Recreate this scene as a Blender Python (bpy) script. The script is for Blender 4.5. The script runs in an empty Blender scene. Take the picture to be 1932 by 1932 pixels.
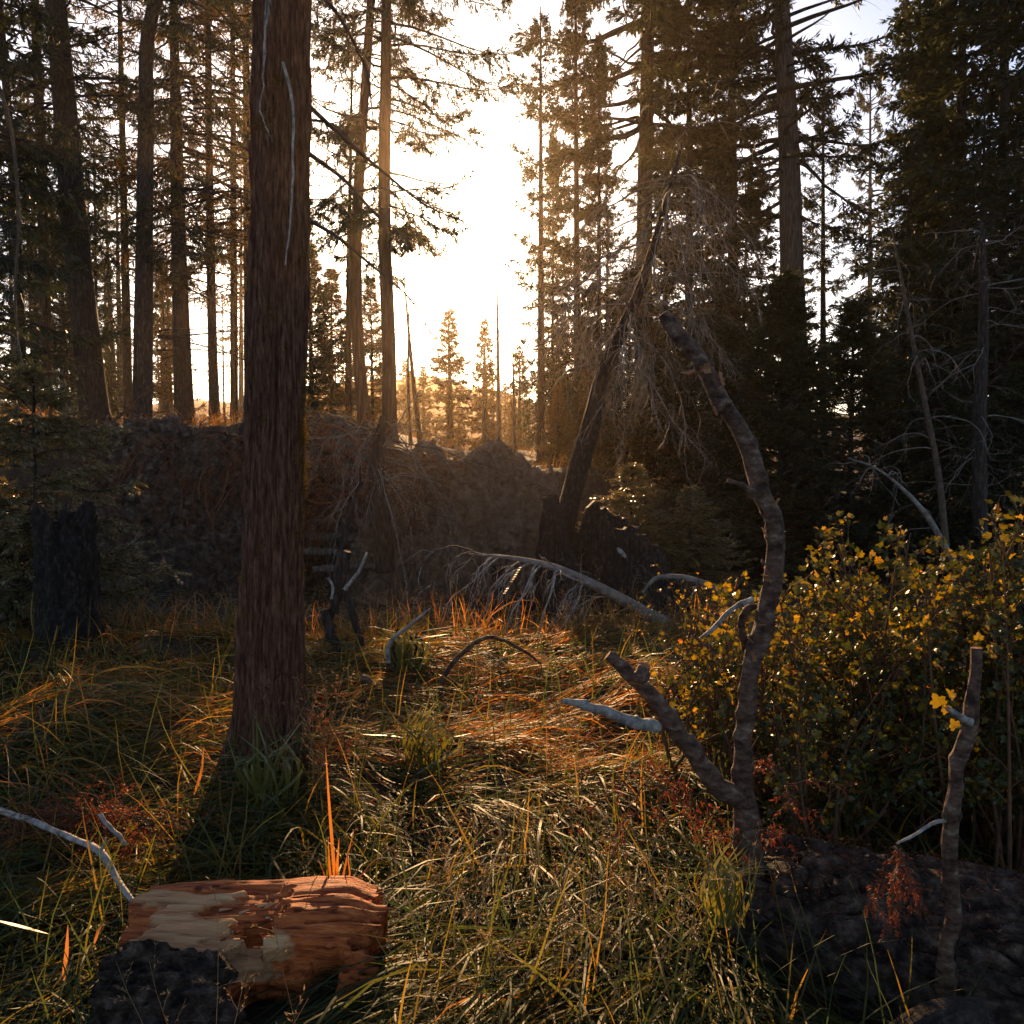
import bpy, math, numpy as np
from mathutils import Vector, Matrix

# ------------------------------------------------------------------ camera, sky, sun, exposure
S = bpy.context.scene
F, CX, CY, HZ, CAMH = 1500.0, 966.0, 966.0, 850.0, 1.5      # photo measured on a 1932 px square
PITCH = math.atan((CY - HZ) / F)
cam_d = bpy.data.cameras.new('camera')
cam_d.sensor_width = 36.0
cam_d.lens = F / 1932.0 * 36.0
cam_d.clip_start, cam_d.clip_end = 0.05, 3000.0
cam = bpy.data.objects.new('camera', cam_d)
S.collection.objects.link(cam)
cam.location = (0, 0, CAMH)
cam.rotation_euler = (math.radians(90) - PITCH, 0, 0)
S.camera = cam

SUN_EL, SUN_AZ = math.radians(16.0), math.radians(-6.5)      # azimuth from +Y towards +X
W = bpy.data.worlds.new('World')
S.world = W
W.use_nodes = True
nt = W.node_tree
sky = nt.nodes.new('ShaderNodeTexSky')
sky.sky_type = 'NISHITA'
sky.sun_disc = False
sky.sun_elevation = SUN_EL
sky.sun_rotation = SUN_AZ
sky.air_density, sky.dust_density, sky.ozone_density = 0.65, 0.95, 0.15
bg = nt.nodes['Background']
bg.inputs['Strength'].default_value = 0.105
nt.links.new(sky.outputs[0], bg.inputs['Color'])

sun_d = bpy.data.lights.new('sun', 'SUN')
sun_d.energy = 5.0
sun_d.angle = math.radians(0.5)
sun_d.color = (1.0, 0.60, 0.27)
sun = bpy.data.objects.new('sun', sun_d)
S.collection.objects.link(sun)
sdir = Vector((math.sin(SUN_AZ) * math.cos(SUN_EL), math.cos(SUN_AZ) * math.cos(SUN_EL), math.sin(SUN_EL)))
sun.location = sdir * 60
sun.rotation_euler = sdir.to_track_quat('Z', 'Y').to_euler()

S.view_settings.view_transform = 'Standard'
S.view_settings.look = 'None'
S.view_settings.exposure = 1.15
S.view_settings.gamma = 1.0
cy = S.cycles
cy.use_denoising = True
cy.denoising_prefilter = 'NONE'
cy.use_adaptive_sampling = False
cy.max_bounces = 5
cy.diffuse_bounces = 2
cy.glossy_bounces = 1
cy.transmission_bounces = 3
cy.transparent_max_bounces = 4
cy.volume_bounces = 0
cy.caustics_reflective = cy.caustics_refractive = False

SP, CP = math.sin(PITCH), math.cos(PITCH)

def at(px, py, Y):
    dx, dy = (px - CX) / F, (CY - py) / F
    d = np.array([dx, CP + dy * SP, -SP + dy * CP])
    t = Y / d[1]
    return np.array([0, 0, CAMH]) + d * t

# ------------------------------------------------------------------ noise
_rs = np.random.RandomState(7)
_T = _rs.rand(65536)

def vnoise(p):
    p = np.asarray(p, float)
    i = np.floor(p).astype(np.int64)
    f = p - i
    f = f * f * (3 - 2 * f)
    out = 0
    for a in (0, 1):
        for b in (0, 1):
            for c in (0, 1):
                h = ((i[..., 0] + a) * 73856093 ^ (i[..., 1] + b) * 19349663 ^ (i[..., 2] + c) * 83492791) & 65535
                w = (f[..., 0] if a else 1 - f[..., 0]) * (f[..., 1] if b else 1 - f[..., 1]) * (f[..., 2] if c else 1 - f[..., 2])
                out = out + w * _T[h]
    return out * 2 - 1

def fbm(p, octs=4, gain=0.5):
    p = np.asarray(p, float)
    s, a = 0, 1.0
    for k in range(octs):
        s = s + a * vnoise(p + k * 17.3)
        p = p * 2.03
        a *= gain
    return s

def sstep(a, b, x):
    t = np.clip((x - a) / (b - a), 0, 1)
    return t * t * (3 - 2 * t)

def gz(x, y):
    """height of the ground"""
    x, y = np.asarray(x, float), np.asarray(y, float)
    P = np.stack([x, y, x * 0], -1)
    z = 0.10 * fbm(P * 0.55, 3) + 0.03 * fbm(P * 2.3, 2)
    z = z + 0.085 * fbm(P * 1.25 + 31, 2) * sstep(2.6, 3.4, y) * (1 - sstep(6.8, 8.5, y))
    z = z - 0.55 * sstep(6.3, 10.5, y)
    u = np.clip(x / np.maximum(y, 1.0), -3, 3)
    left = 1 - sstep(-0.26, -0.02, u)
    right = sstep(0.08, 0.3, u)
    lift = 1.75 + 0.85 * left - 1.05 * right
    z = z + lift * sstep(12.3, 15.5, y)
    z = z + left * 1.9 * sstep(16, 60, y) - (1 - left) * (1 - right) * 0.3 * sstep(18, 50, y) + right * 1.2 * sstep(16, 50, y)
    z = z + 0.35 * fbm(P * 0.09 + 5, 3) * sstep(14, 30, y)
    return z

def g1(x, y):
    return float(gz(np.array([x]), np.array([y]))[0])

def gp(px, Y, dz=0.0):
    """point on the ground seen in image column px at distance Y"""
    x = (px - CX) / F * Y
    for _ in range(4):
        z = g1(x, Y)
        x = (px - CX) / F * (Y * CP - (z - CAMH) * SP)
    return np.array([x, Y, z + dz])

# ------------------------------------------------------------------ mesh accumulator
class G:
    def __init__(s):
        s.v, s.q, s.t, s.qm, s.tm, s.n = [], [], [], [], [], 0
    def add(s, v, quads=None, tris=None, m=0):
        v = np.asarray(v, float).reshape(-1, 3)
        if quads is not None and len(quads):
            q = np.asarray(quads).reshape(-1, 4) + s.n
            s.q.append(q); s.qm.append(np.full(len(q), m))
        if tris is not None and len(tris):
            t = np.asarray(tris).reshape(-1, 3) + s.n
            s.t.append(t); s.tm.append(np.full(len(t), m))
        s.v.append(v); s.n += len(v)
    def mesh(s, name, mats, smooth=True, off=(0, 0, 0)):
        me = bpy.data.meshes.new(name)
        v = np.concatenate(s.v) - np.asarray(off)
        q = np.concatenate(s.q) if s.q else np.zeros((0, 4), int)
        t = np.concatenate(s.t) if s.t else np.zeros((0, 3), int)
        loops = np.concatenate([q.ravel(), t.ravel()]).astype(np.int32)
        tot = np.concatenate([np.full(len(q), 4), np.full(len(t), 3)]).astype(np.int32)
        start = np.concatenate([[0], np.cumsum(tot)[:-1]]).astype(np.int32)
        me.vertices.add(len(v)); me.vertices.foreach_set('co', v.astype(np.float32).ravel())
        me.loops.add(len(loops)); me.loops.foreach_set('vertex_index', loops)
        me.polygons.add(len(tot)); me.polygons.foreach_set('loop_start', start)
        for m in (mats if isinstance(mats, (list, tuple)) else [mats]):
            me.materials.append(m)
        mi = np.concatenate((s.qm or [np.zeros(0)]) + (s.tm or [np.zeros(0)])).astype(np.int32)
        me.polygons.foreach_set('material_index', mi)
        me.update(calc_edges=True)
        me.polygons.foreach_set('use_smooth', np.full(len(tot), bool(smooth)))
        me.validate()
        return me

def norm(a):
    return a / np.maximum(np.linalg.norm(a, axis=-1, keepdims=True), 1e-9)

def tubes(g, P, R, sides=5, m=0, cap=False, capm=None):
    """P (B,K,3) centre lines, R (B,K) radii"""
    P = np.asarray(P, float); R = np.asarray(R, float)
    if P.ndim == 2: P, R = P[None], R[None]
    B, K, _ = P.shape
    T = norm(np.gradient(P, axis=1))
    mean = np.abs(norm(P[:, -1] - P[:, 0]))
    ref = np.eye(3)[np.argmin(mean, axis=1)][:, None, :]
    N = norm(np.cross(T, np.broadcast_to(ref, T.shape)))
    Bn = np.cross(T, N)
    a = np.linspace(0, 2 * np.pi, sides, endpoint=False)
    V = P[:, :, None] + R[:, :, None, None] * (N[:, :, None] * np.cos(a)[None, None, :, None] + Bn[:, :, None] * np.sin(a)[None, None, :, None])
    i = np.arange(B)[:, None, None] * K * sides
    k = np.arange(K - 1)[None, :, None] * sides
    j = np.arange(sides)[None, None, :]
    j2 = (j + 1) % sides
    q = np.stack([i + k + j, i + k + j2, i + k + sides + j2, i + k + sides + j], -1).reshape(-1, 4)
    g.add(V, q, None, m)
    if cap:
        for (kk, flip) in ((0, True), (K - 1, False)):
            ring = V[:, kk]
            c = P[:, kk]
            vv = np.concatenate([ring, c[:, None]], 1)
            ii = np.arange(B)[:, None] * (sides + 1)
            jj = np.arange(sides)[None]
            tri = np.stack([ii + jj, ii + (jj + 1) % sides, ii + sides + jj * 0], -1)
            if flip: tri = tri[..., ::-1]
            g.add(vv, None, tri.reshape(-1, 3), m if capm is None else capm)

def plates(a, z, nseed, zlen, seed, stretch=2.2):
    """cracked bark: 0 in the cracks, 1 on the plates (a angle, z length along)"""
    r = np.random.RandomState(seed)
    sx, sz = r.uniform(-np.pi, np.pi, nseed), r.uniform(0, zlen, nseed)
    f1 = np.full(a.shape, 9.0); f2 = np.full(a.shape, 9.0)
    for x, w in zip(sx, sz):
        da = np.abs((a - x + np.pi) % (2 * np.pi) - np.pi) * .3
        d = np.hypot(da, (z - w) / stretch)
        m = d < f1
        f2 = np.where(m, f1, np.minimum(f2, d)); f1 = np.where(m, d, f1)
    return np.clip((f2 - f1) / .022, 0, 1)

def resample(pts, n):
    """smooth curve through pts"""
    pts = np.asarray(pts, float)
    d = np.concatenate([[0], np.cumsum(np.linalg.norm(np.diff(pts, axis=0), axis=1))])
    u = np.linspace(0, d[-1], n)
    if len(pts) < 3:
        return np.stack([np.interp(u, d, pts[:, k]) for k in range(pts.shape[1])], -1)
    mth = np.gradient(pts, d, axis=0)
    idx = np.clip(np.searchsorted(d, u, side='right') - 1, 0, len(d) - 2)
    h = (d[idx + 1] - d[idx])
    t = (u - d[idx]) / h
    t, h = t[:, None], h[:, None]
    return ((2 * t**3 - 3 * t**2 + 1) * pts[idx] + (t**3 - 2 * t**2 + t) * h * mth[idx]
            + (-2 * t**3 + 3 * t**2) * pts[idx + 1] + (t**3 - t**2) * h * mth[idx + 1])

def barky(g, pts, rad, rings, sides, amp=0.05, furrow=9, grain=2.0, seed=0, m=0, cap=None, lump=0.0, flare=0.0, crack=0, crackd=.05, crackst=2.2, knots=0):
    """a trunk or limb whose bark ridges are real relief; rad at pts"""
    pr = resample(np.concatenate([np.asarray(pts, float), np.asarray(rad, float)[:, None]], 1), rings)
    C, r = pr[:, :3], pr[:, 3]
    T = norm(np.gradient(C, axis=0))
    ref = np.array([1.0, 0, 0]) if abs(np.mean(T[:, 0])) < 0.7 else np.array([0, 0, 1.0])
    N = norm(np.cross(T, ref)); Bn = np.cross(T, N)
    a = np.linspace(0, 2 * np.pi, sides, endpoint=False)
    L = np.concatenate([[0], np.cumsum(np.linalg.norm(np.diff(C, axis=0), axis=1))])
    A, Z = np.meshgrid(a, L)
    q = np.stack([np.cos(A) * furrow / 3.0, np.sin(A) * furrow / 3.0, Z * grain + seed * 11.7], -1)
    d = 1 - 2 * np.abs(fbm(q, 3, 0.55))
    q2 = np.stack([np.cos(A) * 1.1, np.sin(A) * 1.1, Z * 1.3 / max(np.mean(r) * 6, .05) + seed * 3.1], -1)
    rr = r[:, None] * (1 + amp * d + lump * fbm(q2, 2))
    if crack:
        wa = A + .12 * fbm(q * .8, 2); wz = Z + .03 * fbm(q * .8 + 9, 2)
        rr = rr + crackd * r[:, None] * plates(wa, wz, crack, L[-1], seed, crackst)
    if knots:
        kr = np.random.RandomState(seed + 3)
        for _ in range(knots):
            ka, kz, kh = kr.uniform(-np.pi, np.pi), kr.uniform(0, L[-1]), kr.uniform(.18, .5)
            da = np.abs((A - ka + np.pi) % (2 * np.pi) - np.pi) * np.mean(r)
            rr = rr + r[:, None] * kh * np.exp(-((da / (np.mean(r) * .5)) ** 2 + ((Z - kz) / (np.mean(r) * .6)) ** 2))
    if flare:
        rr = rr * (1 + flare * np.exp(-Z / 0.22) * (1 + 0.5 * np.cos(A * 5 + seed)))
    V = C[:, None] + rr[..., None] * (N[:, None] * np.cos(A)[..., None] + Bn[:, None] * np.sin(A)[..., None])
    k = np.arange(rings - 1)[:, None] * sides
    j = np.arange(sides)[None]
    j2 = (j + 1) % sides
    g.add(V, np.stack([k + j, k + j2, k + sides + j2, k + sides + j], -1), None, m)
    if cap is not None:
        for kk, fl in ((0, 1), (rings - 1, 0)):
            vv = np.concatenate([V[kk], C[kk][None]])
            jj = np.arange(sides)
            tri = np.stack([jj, (jj + 1) % sides, jj * 0 + sides], -1)
            g.add(vv, None, tri[:, ::-1] if fl else tri, cap)

def leaves(g, C, D, Nn, L, Wd, m=0, fold=0.18):
    """rhombic leaves: base C, axis D, normal Nn"""
    D = norm(D); Sd = norm(np.cross(D, Nn)); Nn = np.cross(Sd, D)
    L = np.asarray(L)[:, None]; Wd = np.asarray(Wd)[:, None]
    mid = C + D * L * 0.45
    V = np.stack([C, mid + Sd * Wd / 2 + Nn * Wd * fold, C + D * L, mid - Sd * Wd / 2 + Nn * Wd * fold], 1)
    n = len(C)
    g.add(V, np.arange(n * 4).reshape(n, 4), None, m)

def grow(rng, start, dirs, length, K=6, grav=0.0, wig=0.15):
    """curved shoots integrated step by step: (B,K,3)"""
    B = len(start)
    P = np.zeros((B, K, 3)); P[:, 0] = start
    d = norm(np.asarray(dirs, float))
    st = (np.asarray(length) / (K - 1))[:, None]
    gv = np.zeros((B, 3)); gv[:, 2] = -np.asarray(grav) * np.ones(B)
    for k in range(1, K):
        d = norm(d + gv / (K - 1) + rng.normal(0, wig / math.sqrt(K), (B, 3)))
        P[:, k] = P[:, k - 1] + d * st
    return P

def kids(rng, P, per, lo=0.15, hi=1.0, spread=1.0, plane=None):
    """points on shoots P with outgoing directions"""
    B, K, _ = P.shape
    n = B * per
    b = np.repeat(np.arange(B), per)
    u = rng.uniform(lo, hi, n) * (K - 1)
    i = np.clip(u.astype(int), 0, K - 2); f = (u - i)[:, None]
    pt = P[b, i] * (1 - f) + P[b, i + 1] * f
    T = norm(P[b, i + 1] - P[b, i])
    r = rng.normal(0, 1, (n, 3))
    if plane is not None: r[:, 2] *= plane
    r = norm(r - T * np.sum(r * T, -1, keepdims=True))
    return pt, norm(T + r * spread), u / (K - 1), b

# ------------------------------------------------------------------ objects
COL = S.collection
def thing(name, label, cat, loc=(0, 0, 0), group=None):
    o = bpy.data.objects.new(name, None)
    COL.objects.link(o)
    o.location = [float(c) for c in loc]
    o.empty_display_size = 0.2
    o['label'] = label; o['category'] = cat
    if group: o['group'] = group
    return o

def part(name, g, mats, parent, smooth=True, label=None, kind=None):
    """mesh given in world coordinates, hung under parent (a thing, or a part of a thing)"""
    off = np.zeros(3); p = parent
    while p is not None:
        off = off + np.array(p.location); p = p.parent
    o = bpy.data.objects.new(name, g.mesh(name, mats, smooth, off))
    COL.objects.link(o)
    o.parent = parent
    if label: o['label'] = label
    if kind: o['kind'] = kind
    return o

def single(name, g, mats, label, cat, loc, smooth=True, group=None):
    o = bpy.data.objects.new(name, g.mesh(name, mats, smooth, loc))
    COL.objects.link(o); o.location = [float(c) for c in loc]
    o['label'] = label; o['category'] = cat
    if group: o['group'] = group
    return o

def setting(name, g, mats, kind='structure', smooth=True, loc=(0, 0, 0)):
    o = bpy.data.objects.new(name, g.mesh(name, mats, smooth, loc))
    COL.objects.link(o); o.location = loc
    o['kind'] = kind
    return o

# ------------------------------------------------------------------ materials
def newmat(name):
    m = bpy.data.materials.new(name); m.use_nodes = True
    t = m.node_tree
    for n in list(t.nodes):
        if n.type not in ('OUTPUT_MATERIAL', 'BSDF_PRINCIPLED'): t.nodes.remove(n)
    return m, t, t.nodes['Principled BSDF'], t.nodes['Material Output']

def ramp(t, fac, stops):
    r = t.nodes.new('ShaderNodeValToRGB')
    els = r.color_ramp.elements
    while len(els) < len(stops): els.new(0.5)
    for e, (p, c) in zip(els, stops):
        e.position = p; e.color = (*c, 1)
    t.links.new(fac, r.inputs[0])
    return r.outputs[0]

def noise_node(t, scale, stretch=(1, 1, 1), detail=6, rough=0.6):
    co = t.nodes.new('ShaderNodeTexCoord')
    mp = t.nodes.new('ShaderNodeMapping'); mp.inputs['Scale'].default_value = stretch
    t.links.new(co.outputs['Object'], mp.inputs['Vector'])
    n = t.nodes.new('ShaderNodeTexNoise')
    n.inputs['Scale'].default_value = scale; n.inputs['Detail'].default_value = detail; n.inputs['Roughness'].default_value = rough + .1
    t.links.new(mp.outputs[0], n.inputs['Vector'])
    return n.outputs['Fac']

def solid(name, stops, scale=8, stretch=(1, 1, 1), rough=0.85, bump=0.4, spec=0.25, detail=8, dist=0.02):
    m, t, b, o = newmat(name)
    f = noise_node(t, scale, stretch, detail)
    t.links.new(ramp(t, f, stops), b.inputs['Base Color'])
    b.inputs['Roughness'].default_value = rough
    b.inputs['Specular IOR Level'].default_value = spec
    if bump:
        bp = t.nodes.new('ShaderNodeBump'); bp.inputs['Strength'].default_value = bump; bp.inputs['Distance'].default_value = dist
        f2 = noise_node(t, scale * 2.3, stretch, detail)
        t.links.new(f2, bp.inputs['Height']); t.links.new(bp.outputs[0], b.inputs['Normal'])
    return m

def leafy(name, stops, trans, tw=0.4, rough=0.45, spec=0.4, patch=0.0, patch_stops=None):
    """two sided leaf: coloured per leaf, lets light through"""
    m, t, b, o = newmat(name)
    ge = t.nodes.new('ShaderNodeNewGeometry')
    fac = ge.outputs['Random Per Island']
    col = ramp(t, fac, stops)
    if patch_stops:
        f = noise_node(t, patch, (1, 1, 0.3), 3)
        mx = t.nodes.new('ShaderNodeMath'); mx.operation = 'MULTIPLY_ADD'
        t.links.new(fac, mx.inputs[0]); mx.inputs[1].default_value = 0.45
        t.links.new(f, mx.inputs[2])
        sub = t.nodes.new('ShaderNodeMath'); sub.operation = 'SUBTRACT'
        t.links.new(mx.outputs[0], sub.inputs[0]); sub.inputs[1].default_value = 0.22
        col = ramp(t, sub.outputs[0], patch_stops)
    t.links.new(col, b.inputs['Base Color'])
    b.inputs['Roughness'].default_value = rough
    b.inputs['Specular IOR Level'].default_value = spec
    tr = t.nodes.new('ShaderNodeBsdfTranslucent')
    mc = t.nodes.new('ShaderNodeMix'); mc.data_type = 'RGBA'; mc.blend_type = 'MULTIPLY'
    mc.inputs['Factor'].default_value = 1.0
    t.links.new(col, mc.inputs['A']); mc.inputs['B'].default_value = (*trans, 1)
    t.links.new(mc.outputs['Result'], tr.inputs['Color'])
    ms = t.nodes.new('ShaderNodeMixShader'); ms.inputs[0].default_value = tw
    t.links.new(b.outputs[0], ms.inputs[1]); t.links.new(tr.outputs[0], ms.inputs[2])
    t.links.new(ms.outputs[0], o.inputs['Surface'])
    return m

M = {}
M['ground'] = solid('forest_soil', [(0.3, (.012, .008, .006)), (0.5, (.035, .024, .016)), (0.62, (.07, .048, .028)), (0.78, (.13, .085, .045))], 7.0, bump=0.8, dist=0.05)
M['hill'] = solid('far_hill', [(0.35, (.05, .05, .05)), (0.65, (.10, .09, .08))], 0.05, bump=0)
M['cedar'] = solid('cedar_bark', [(0.36, (.045, .017, .009)), (0.47, (.13, .053, .029)), (0.56, (.21, .095, .055)), (0.68, (.32, .175, .115))], 34, (2.0, 2.0, .30), bump=1.0, dist=0.03)
M['bark'] = solid('dark_bark', [(0.36, (.010, .008, .007)), (0.52, (.042, .032, .026)), (0.68, (.11, .088, .072))], 22, (1.6, 1.6, .35), bump=1.0, dist=0.03)
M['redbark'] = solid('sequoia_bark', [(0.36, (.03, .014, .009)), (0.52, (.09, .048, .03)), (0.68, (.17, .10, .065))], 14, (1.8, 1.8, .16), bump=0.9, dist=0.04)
M['palebark'] = solid('pale_bark', [(0.36, (.04, .03, .024)), (0.52, (.12, .092, .072)), (0.68, (.21, .17, .14))], 14, (1.8, 1.8, .25), bump=0.8, dist=0.04)
M['char'] = solid('charred_wood', [(0.38, (.004, .004, .004)), (0.52, (.012, .011, .010)), (0.66, (.065, .058, .052))], 24, (1.4, 1.4, .7), rough=0.75, bump=1.0, dist=0.03)
M['charlog'] = solid('charred_bark', [(0.36, (.008, .005, .004)), (0.47, (.042, .026, .018)), (0.57, (.11, .072, .052)), (0.70, (.26, .19, .15))], 22, (1, 1, 1), rough=0.7, bump=1.0, dist=0.03)
M['deadtwig'] = solid('dead_twig', [(0.35, (.08, .062, .05)), (0.65, (.27, .225, .19))], 16, rough=0.7, bump=0.2)
M['browntwig'] = solid('brown_twig', [(0.35, (.04, .026, .018)), (0.65, (.12, .08, .055))], 16, rough=0.8, bump=0.2)
M['bleached'] = solid('bleached_wood', [(0.36, (.09, .075, .065)), (0.5, (.24, .215, .195)), (0.68, (.42, .39, .36))], 28, (1, 1, 1), rough=0.65, bump=0.6, dist=.006)
M['limb'] = solid('banded_limb_bark', [(0.37, (.020, .009, .005)), (0.47, (.08, .040, .025)), (0.57, (.14, .082, .055)), (0.68, (.27, .19, .145))], 30, (.7, .7, 1.2), rough=0.7, bump=0.9, dist=0.012)
M['soil'] = solid('root_plate_soil', [(0.34, (.035, .024, .017)), (0.52, (.115, .082, .062)), (0.72, (.26, .20, .16))], 9, bump=1.0, dist=0.06)
M['greysoil'] = solid('dry_soil', [(0.30, (.075, .046, .029)), (0.5, (.16, .108, .072)), (0.72, (.27, .195, .14))], 7, bump=1.0, dist=0.06)
M['root'] = solid('root_bark', [(0.35, (.04, .018, .011)), (0.65, (.13, .065, .04))], 24, bump=0.5)
M['redroot'] = solid('red_root', [(0.35, (.10, .03, .013)), (0.65, (.26, .095, .04))], 24, bump=0.3)
M['wood'] = solid('split_red_wood', [(0.36, (.085, .013, .004)), (0.46, (.33, .070, .015)), (0.56, (.50, .125, .028)), (0.70, (.62, .24, .07))], 14, (.35, 4, 4), rough=0.65, bump=0.8, dist=0.012)
M['tan'] = solid('split_tan_wood', [(0.34, (.22, .085, .032)), (0.47, (.43, .225, .11)), (0.66, (.56, .345, .19))], 11, (.35, 5, 5), rough=0.6, bump=0.5, dist=0.008)
def splitwood():
    m = M['wood'].copy(); m.name = 'split_two_tone_wood'; t = m.node_tree; b = t.nodes['Principled BSDF']
    src = b.inputs['Base Color'].links[0].from_socket
    f = noise_node(t, 11, (.35, 5, 5), 8)
    c2 = ramp(t, f, [(0.34, (.26, .09, .03)), (0.47, (.50, .25, .11)), (0.66, (.63, .38, .19))])
    at_ = t.nodes.new('ShaderNodeAttribute'); at_.attribute_name = 'fresh'
    mx = t.nodes.new('ShaderNodeMix'); mx.data_type = 'RGBA'
    t.links.new(at_.outputs['Fac'], mx.inputs['Factor']); t.links.new(src, mx.inputs['A']); t.links.new(c2, mx.inputs['B'])
    t.links.new(mx.outputs['Result'], b.inputs['Base Color'])
    return m
M['splitwood'] = splitwood()
M['cut'] = solid('cut_wood', [(0.35, (.20, .08, .035)), (0.65, (.38, .18, .085))], 20, bump=0.2)
M['moss'] = leafy('moss', [(0.0, (.07, .055, .012)), (0.6, (.13, .10, .02)), (1.0, (.22, .15, .03))], (1.3, 1.0, .5), 0.4, 0.9, 0.1)
M['needle'] = leafy('conifer_needles', [(0, (.020, .028, .014)), (0.5, (.032, .041, .020)), (1, (.052, .056, .026))], (2.0, 1.8, 0.7), 0.35, 0.5, 0.35)
M['needle2'] = leafy('conifer_needles_dark', [(0, (.014, .024, .014)), (0.5, (.024, .036, .019)), (1, (.044, .052, .023))], (2.0, 1.8, 0.7), 0.3, 0.45, 0.4)
M['needle3'] = leafy('conifer_needles_sunlit', [(0, (.05, .042, .016)), (0.5, (.085, .062, .022)), (1, (.13, .085, .028))], (2.2, 1.6, 0.6), 0.42, 0.5, 0.3)  # brown-gold needle colour carries the low sun's glow through the boughs
M['firtip'] = leafy('young_fir_needles', [(0, (.08, .085, .04)), (0.5, (.17, .155, .075)), (1, (.28, .24, .13))], (1.8, 1.3, 0.6), 0.35, 0.3, 0.8)
M['grass'] = leafy('sedge_blades', [(0, (.03, .05, .016)), (1, (.12, .1, .03))], (2.4, 1.8, .6), 0.5, 0.5, 0.18, 0.9,
                   [(0.22, (.018, .042, .026)), (0.42, (.036, .062, .028)), (0.58, (.08, .09, .028)), (0.72, (.16, .12, .034)), (0.88, (.29, .18, .06))])
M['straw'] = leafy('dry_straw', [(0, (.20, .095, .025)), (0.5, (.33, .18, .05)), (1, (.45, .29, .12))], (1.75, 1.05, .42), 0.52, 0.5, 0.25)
M['seed'] = leafy('pale_seed_heads', [(0, (.16, .10, .045)), (0.5, (.26, .18, .085)), (1, (.38, .29, .16))], (1.3, 1.0, .6), 0.4, 0.5, 0.3)
M['orange'] = leafy('orange_blade', [(0, (.30, .15, .03)), (1, (.44, .22, .05))], (1.6, 1.05, .5), 0.5, 0.35, 0.4)
M['blade'] = leafy('green_blade', [(0, (.05, .075, .02)), (0.6, (.11, .12, .03)), (1, (.22, .17, .04))], (1.9, 1.4, .45), 0.45, 0.28, 0.55)
M['redfern'] = leafy('rusty_spray', [(0, (.09, .026, .012)), (0.5, (.17, .052, .02)), (1, (.27, .10, .035))], (1.5, .9, .5), 0.45, 0.5, 0.3)
M['leaf'] = leafy('shrub_leaf', [(0, (.04, .06, .015)), (0.4, (.11, .11, .016)), (0.75, (.25, .19, .018)), (0.94, (.38, .25, .02)), (1, (.44, .13, .02))], (1.8, 1.3, .3), 0.5, 0.38, 0.45)
M['leafg'] = leafy('shrub_leaf_green', [(0, (.018, .032, .014)), (0.5, (.038, .052, .016)), (0.85, (.085, .085, .018)), (1, (.17, .13, .02))], (1.7, 1.3, .4), 0.4, 0.38, 0.45)
M['stem'] = solid('shrub_stem', [(0.35, (.07, .03, .016)), (0.65, (.17, .08, .04))], 20, bump=0.2)
M['under'] = leafy('dry_undergrowth', [(0, (.06, .06, .02)), (0.5, (.17, .11, .035)), (1, (.32, .17, .06))], (1.8, 1.2, .5), 0.45, 0.5, 0.3)

# ------------------------------------------------------------------ ground and far hills
xs = np.concatenate([np.linspace(-900, -60, 15)[:-1], np.linspace(-60, -9, 60)[:-1], np.linspace(-9, 9, 150), np.linspace(9, 60, 60)[1:], np.linspace(60, 900, 15)[1:]])
ys = np.concatenate([np.linspace(-300, -6, 10)[:-1], np.linspace(-6, 0, 15)[:-1], np.linspace(0, 18, 170), np.linspace(18, 80, 90)[1:], np.linspace(80, 1200, 26)[1:]])
X, Y = np.meshgrid(xs, ys)
Z = gz(X, Y)
n1, n2 = Z.shape
idx = np.arange(n1 * n2).reshape(n1, n2)
g = G()
g.add(np.stack([X, Y, Z], -1), np.stack([idx[:-1, :-1], idx[:-1, 1:], idx[1:, 1:], idx[1:, :-1]], -1))
setting('ground', g, M['ground'])

hx = np.linspace(-420, 420, 220)
prof = 15 + 9 * np.exp(-((hx + 42) / 34.0) ** 2) + 6 * np.exp(-((hx + 5) / 22.0) ** 2) + 3.0 * fbm(np.stack([hx * 0.03, hx * 0, hx * 0], -1), 4)
fz = np.linspace(0, 1, 14)
HX, FZ = np.meshgrid(hx, fz)
HZm = prof[None] * np.sin(FZ * np.pi) ** 0.9
HY = 215 + 90 * FZ
HZm = HZm + 1.2 * fbm(np.stack([HX * .35, HY * .2, HX * 0], -1), 3) * np.sin(FZ * np.pi)
idx = np.arange(HX.size).reshape(HX.shape)
g = G(); g.add(np.stack([HX, HY, HZm - 0.5], -1), np.stack([idx[:-1, :-1], idx[:-1, 1:], idx[1:, 1:], idx[1:, :-1]], -1))
setting('hills', g, M['hill'])

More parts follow.
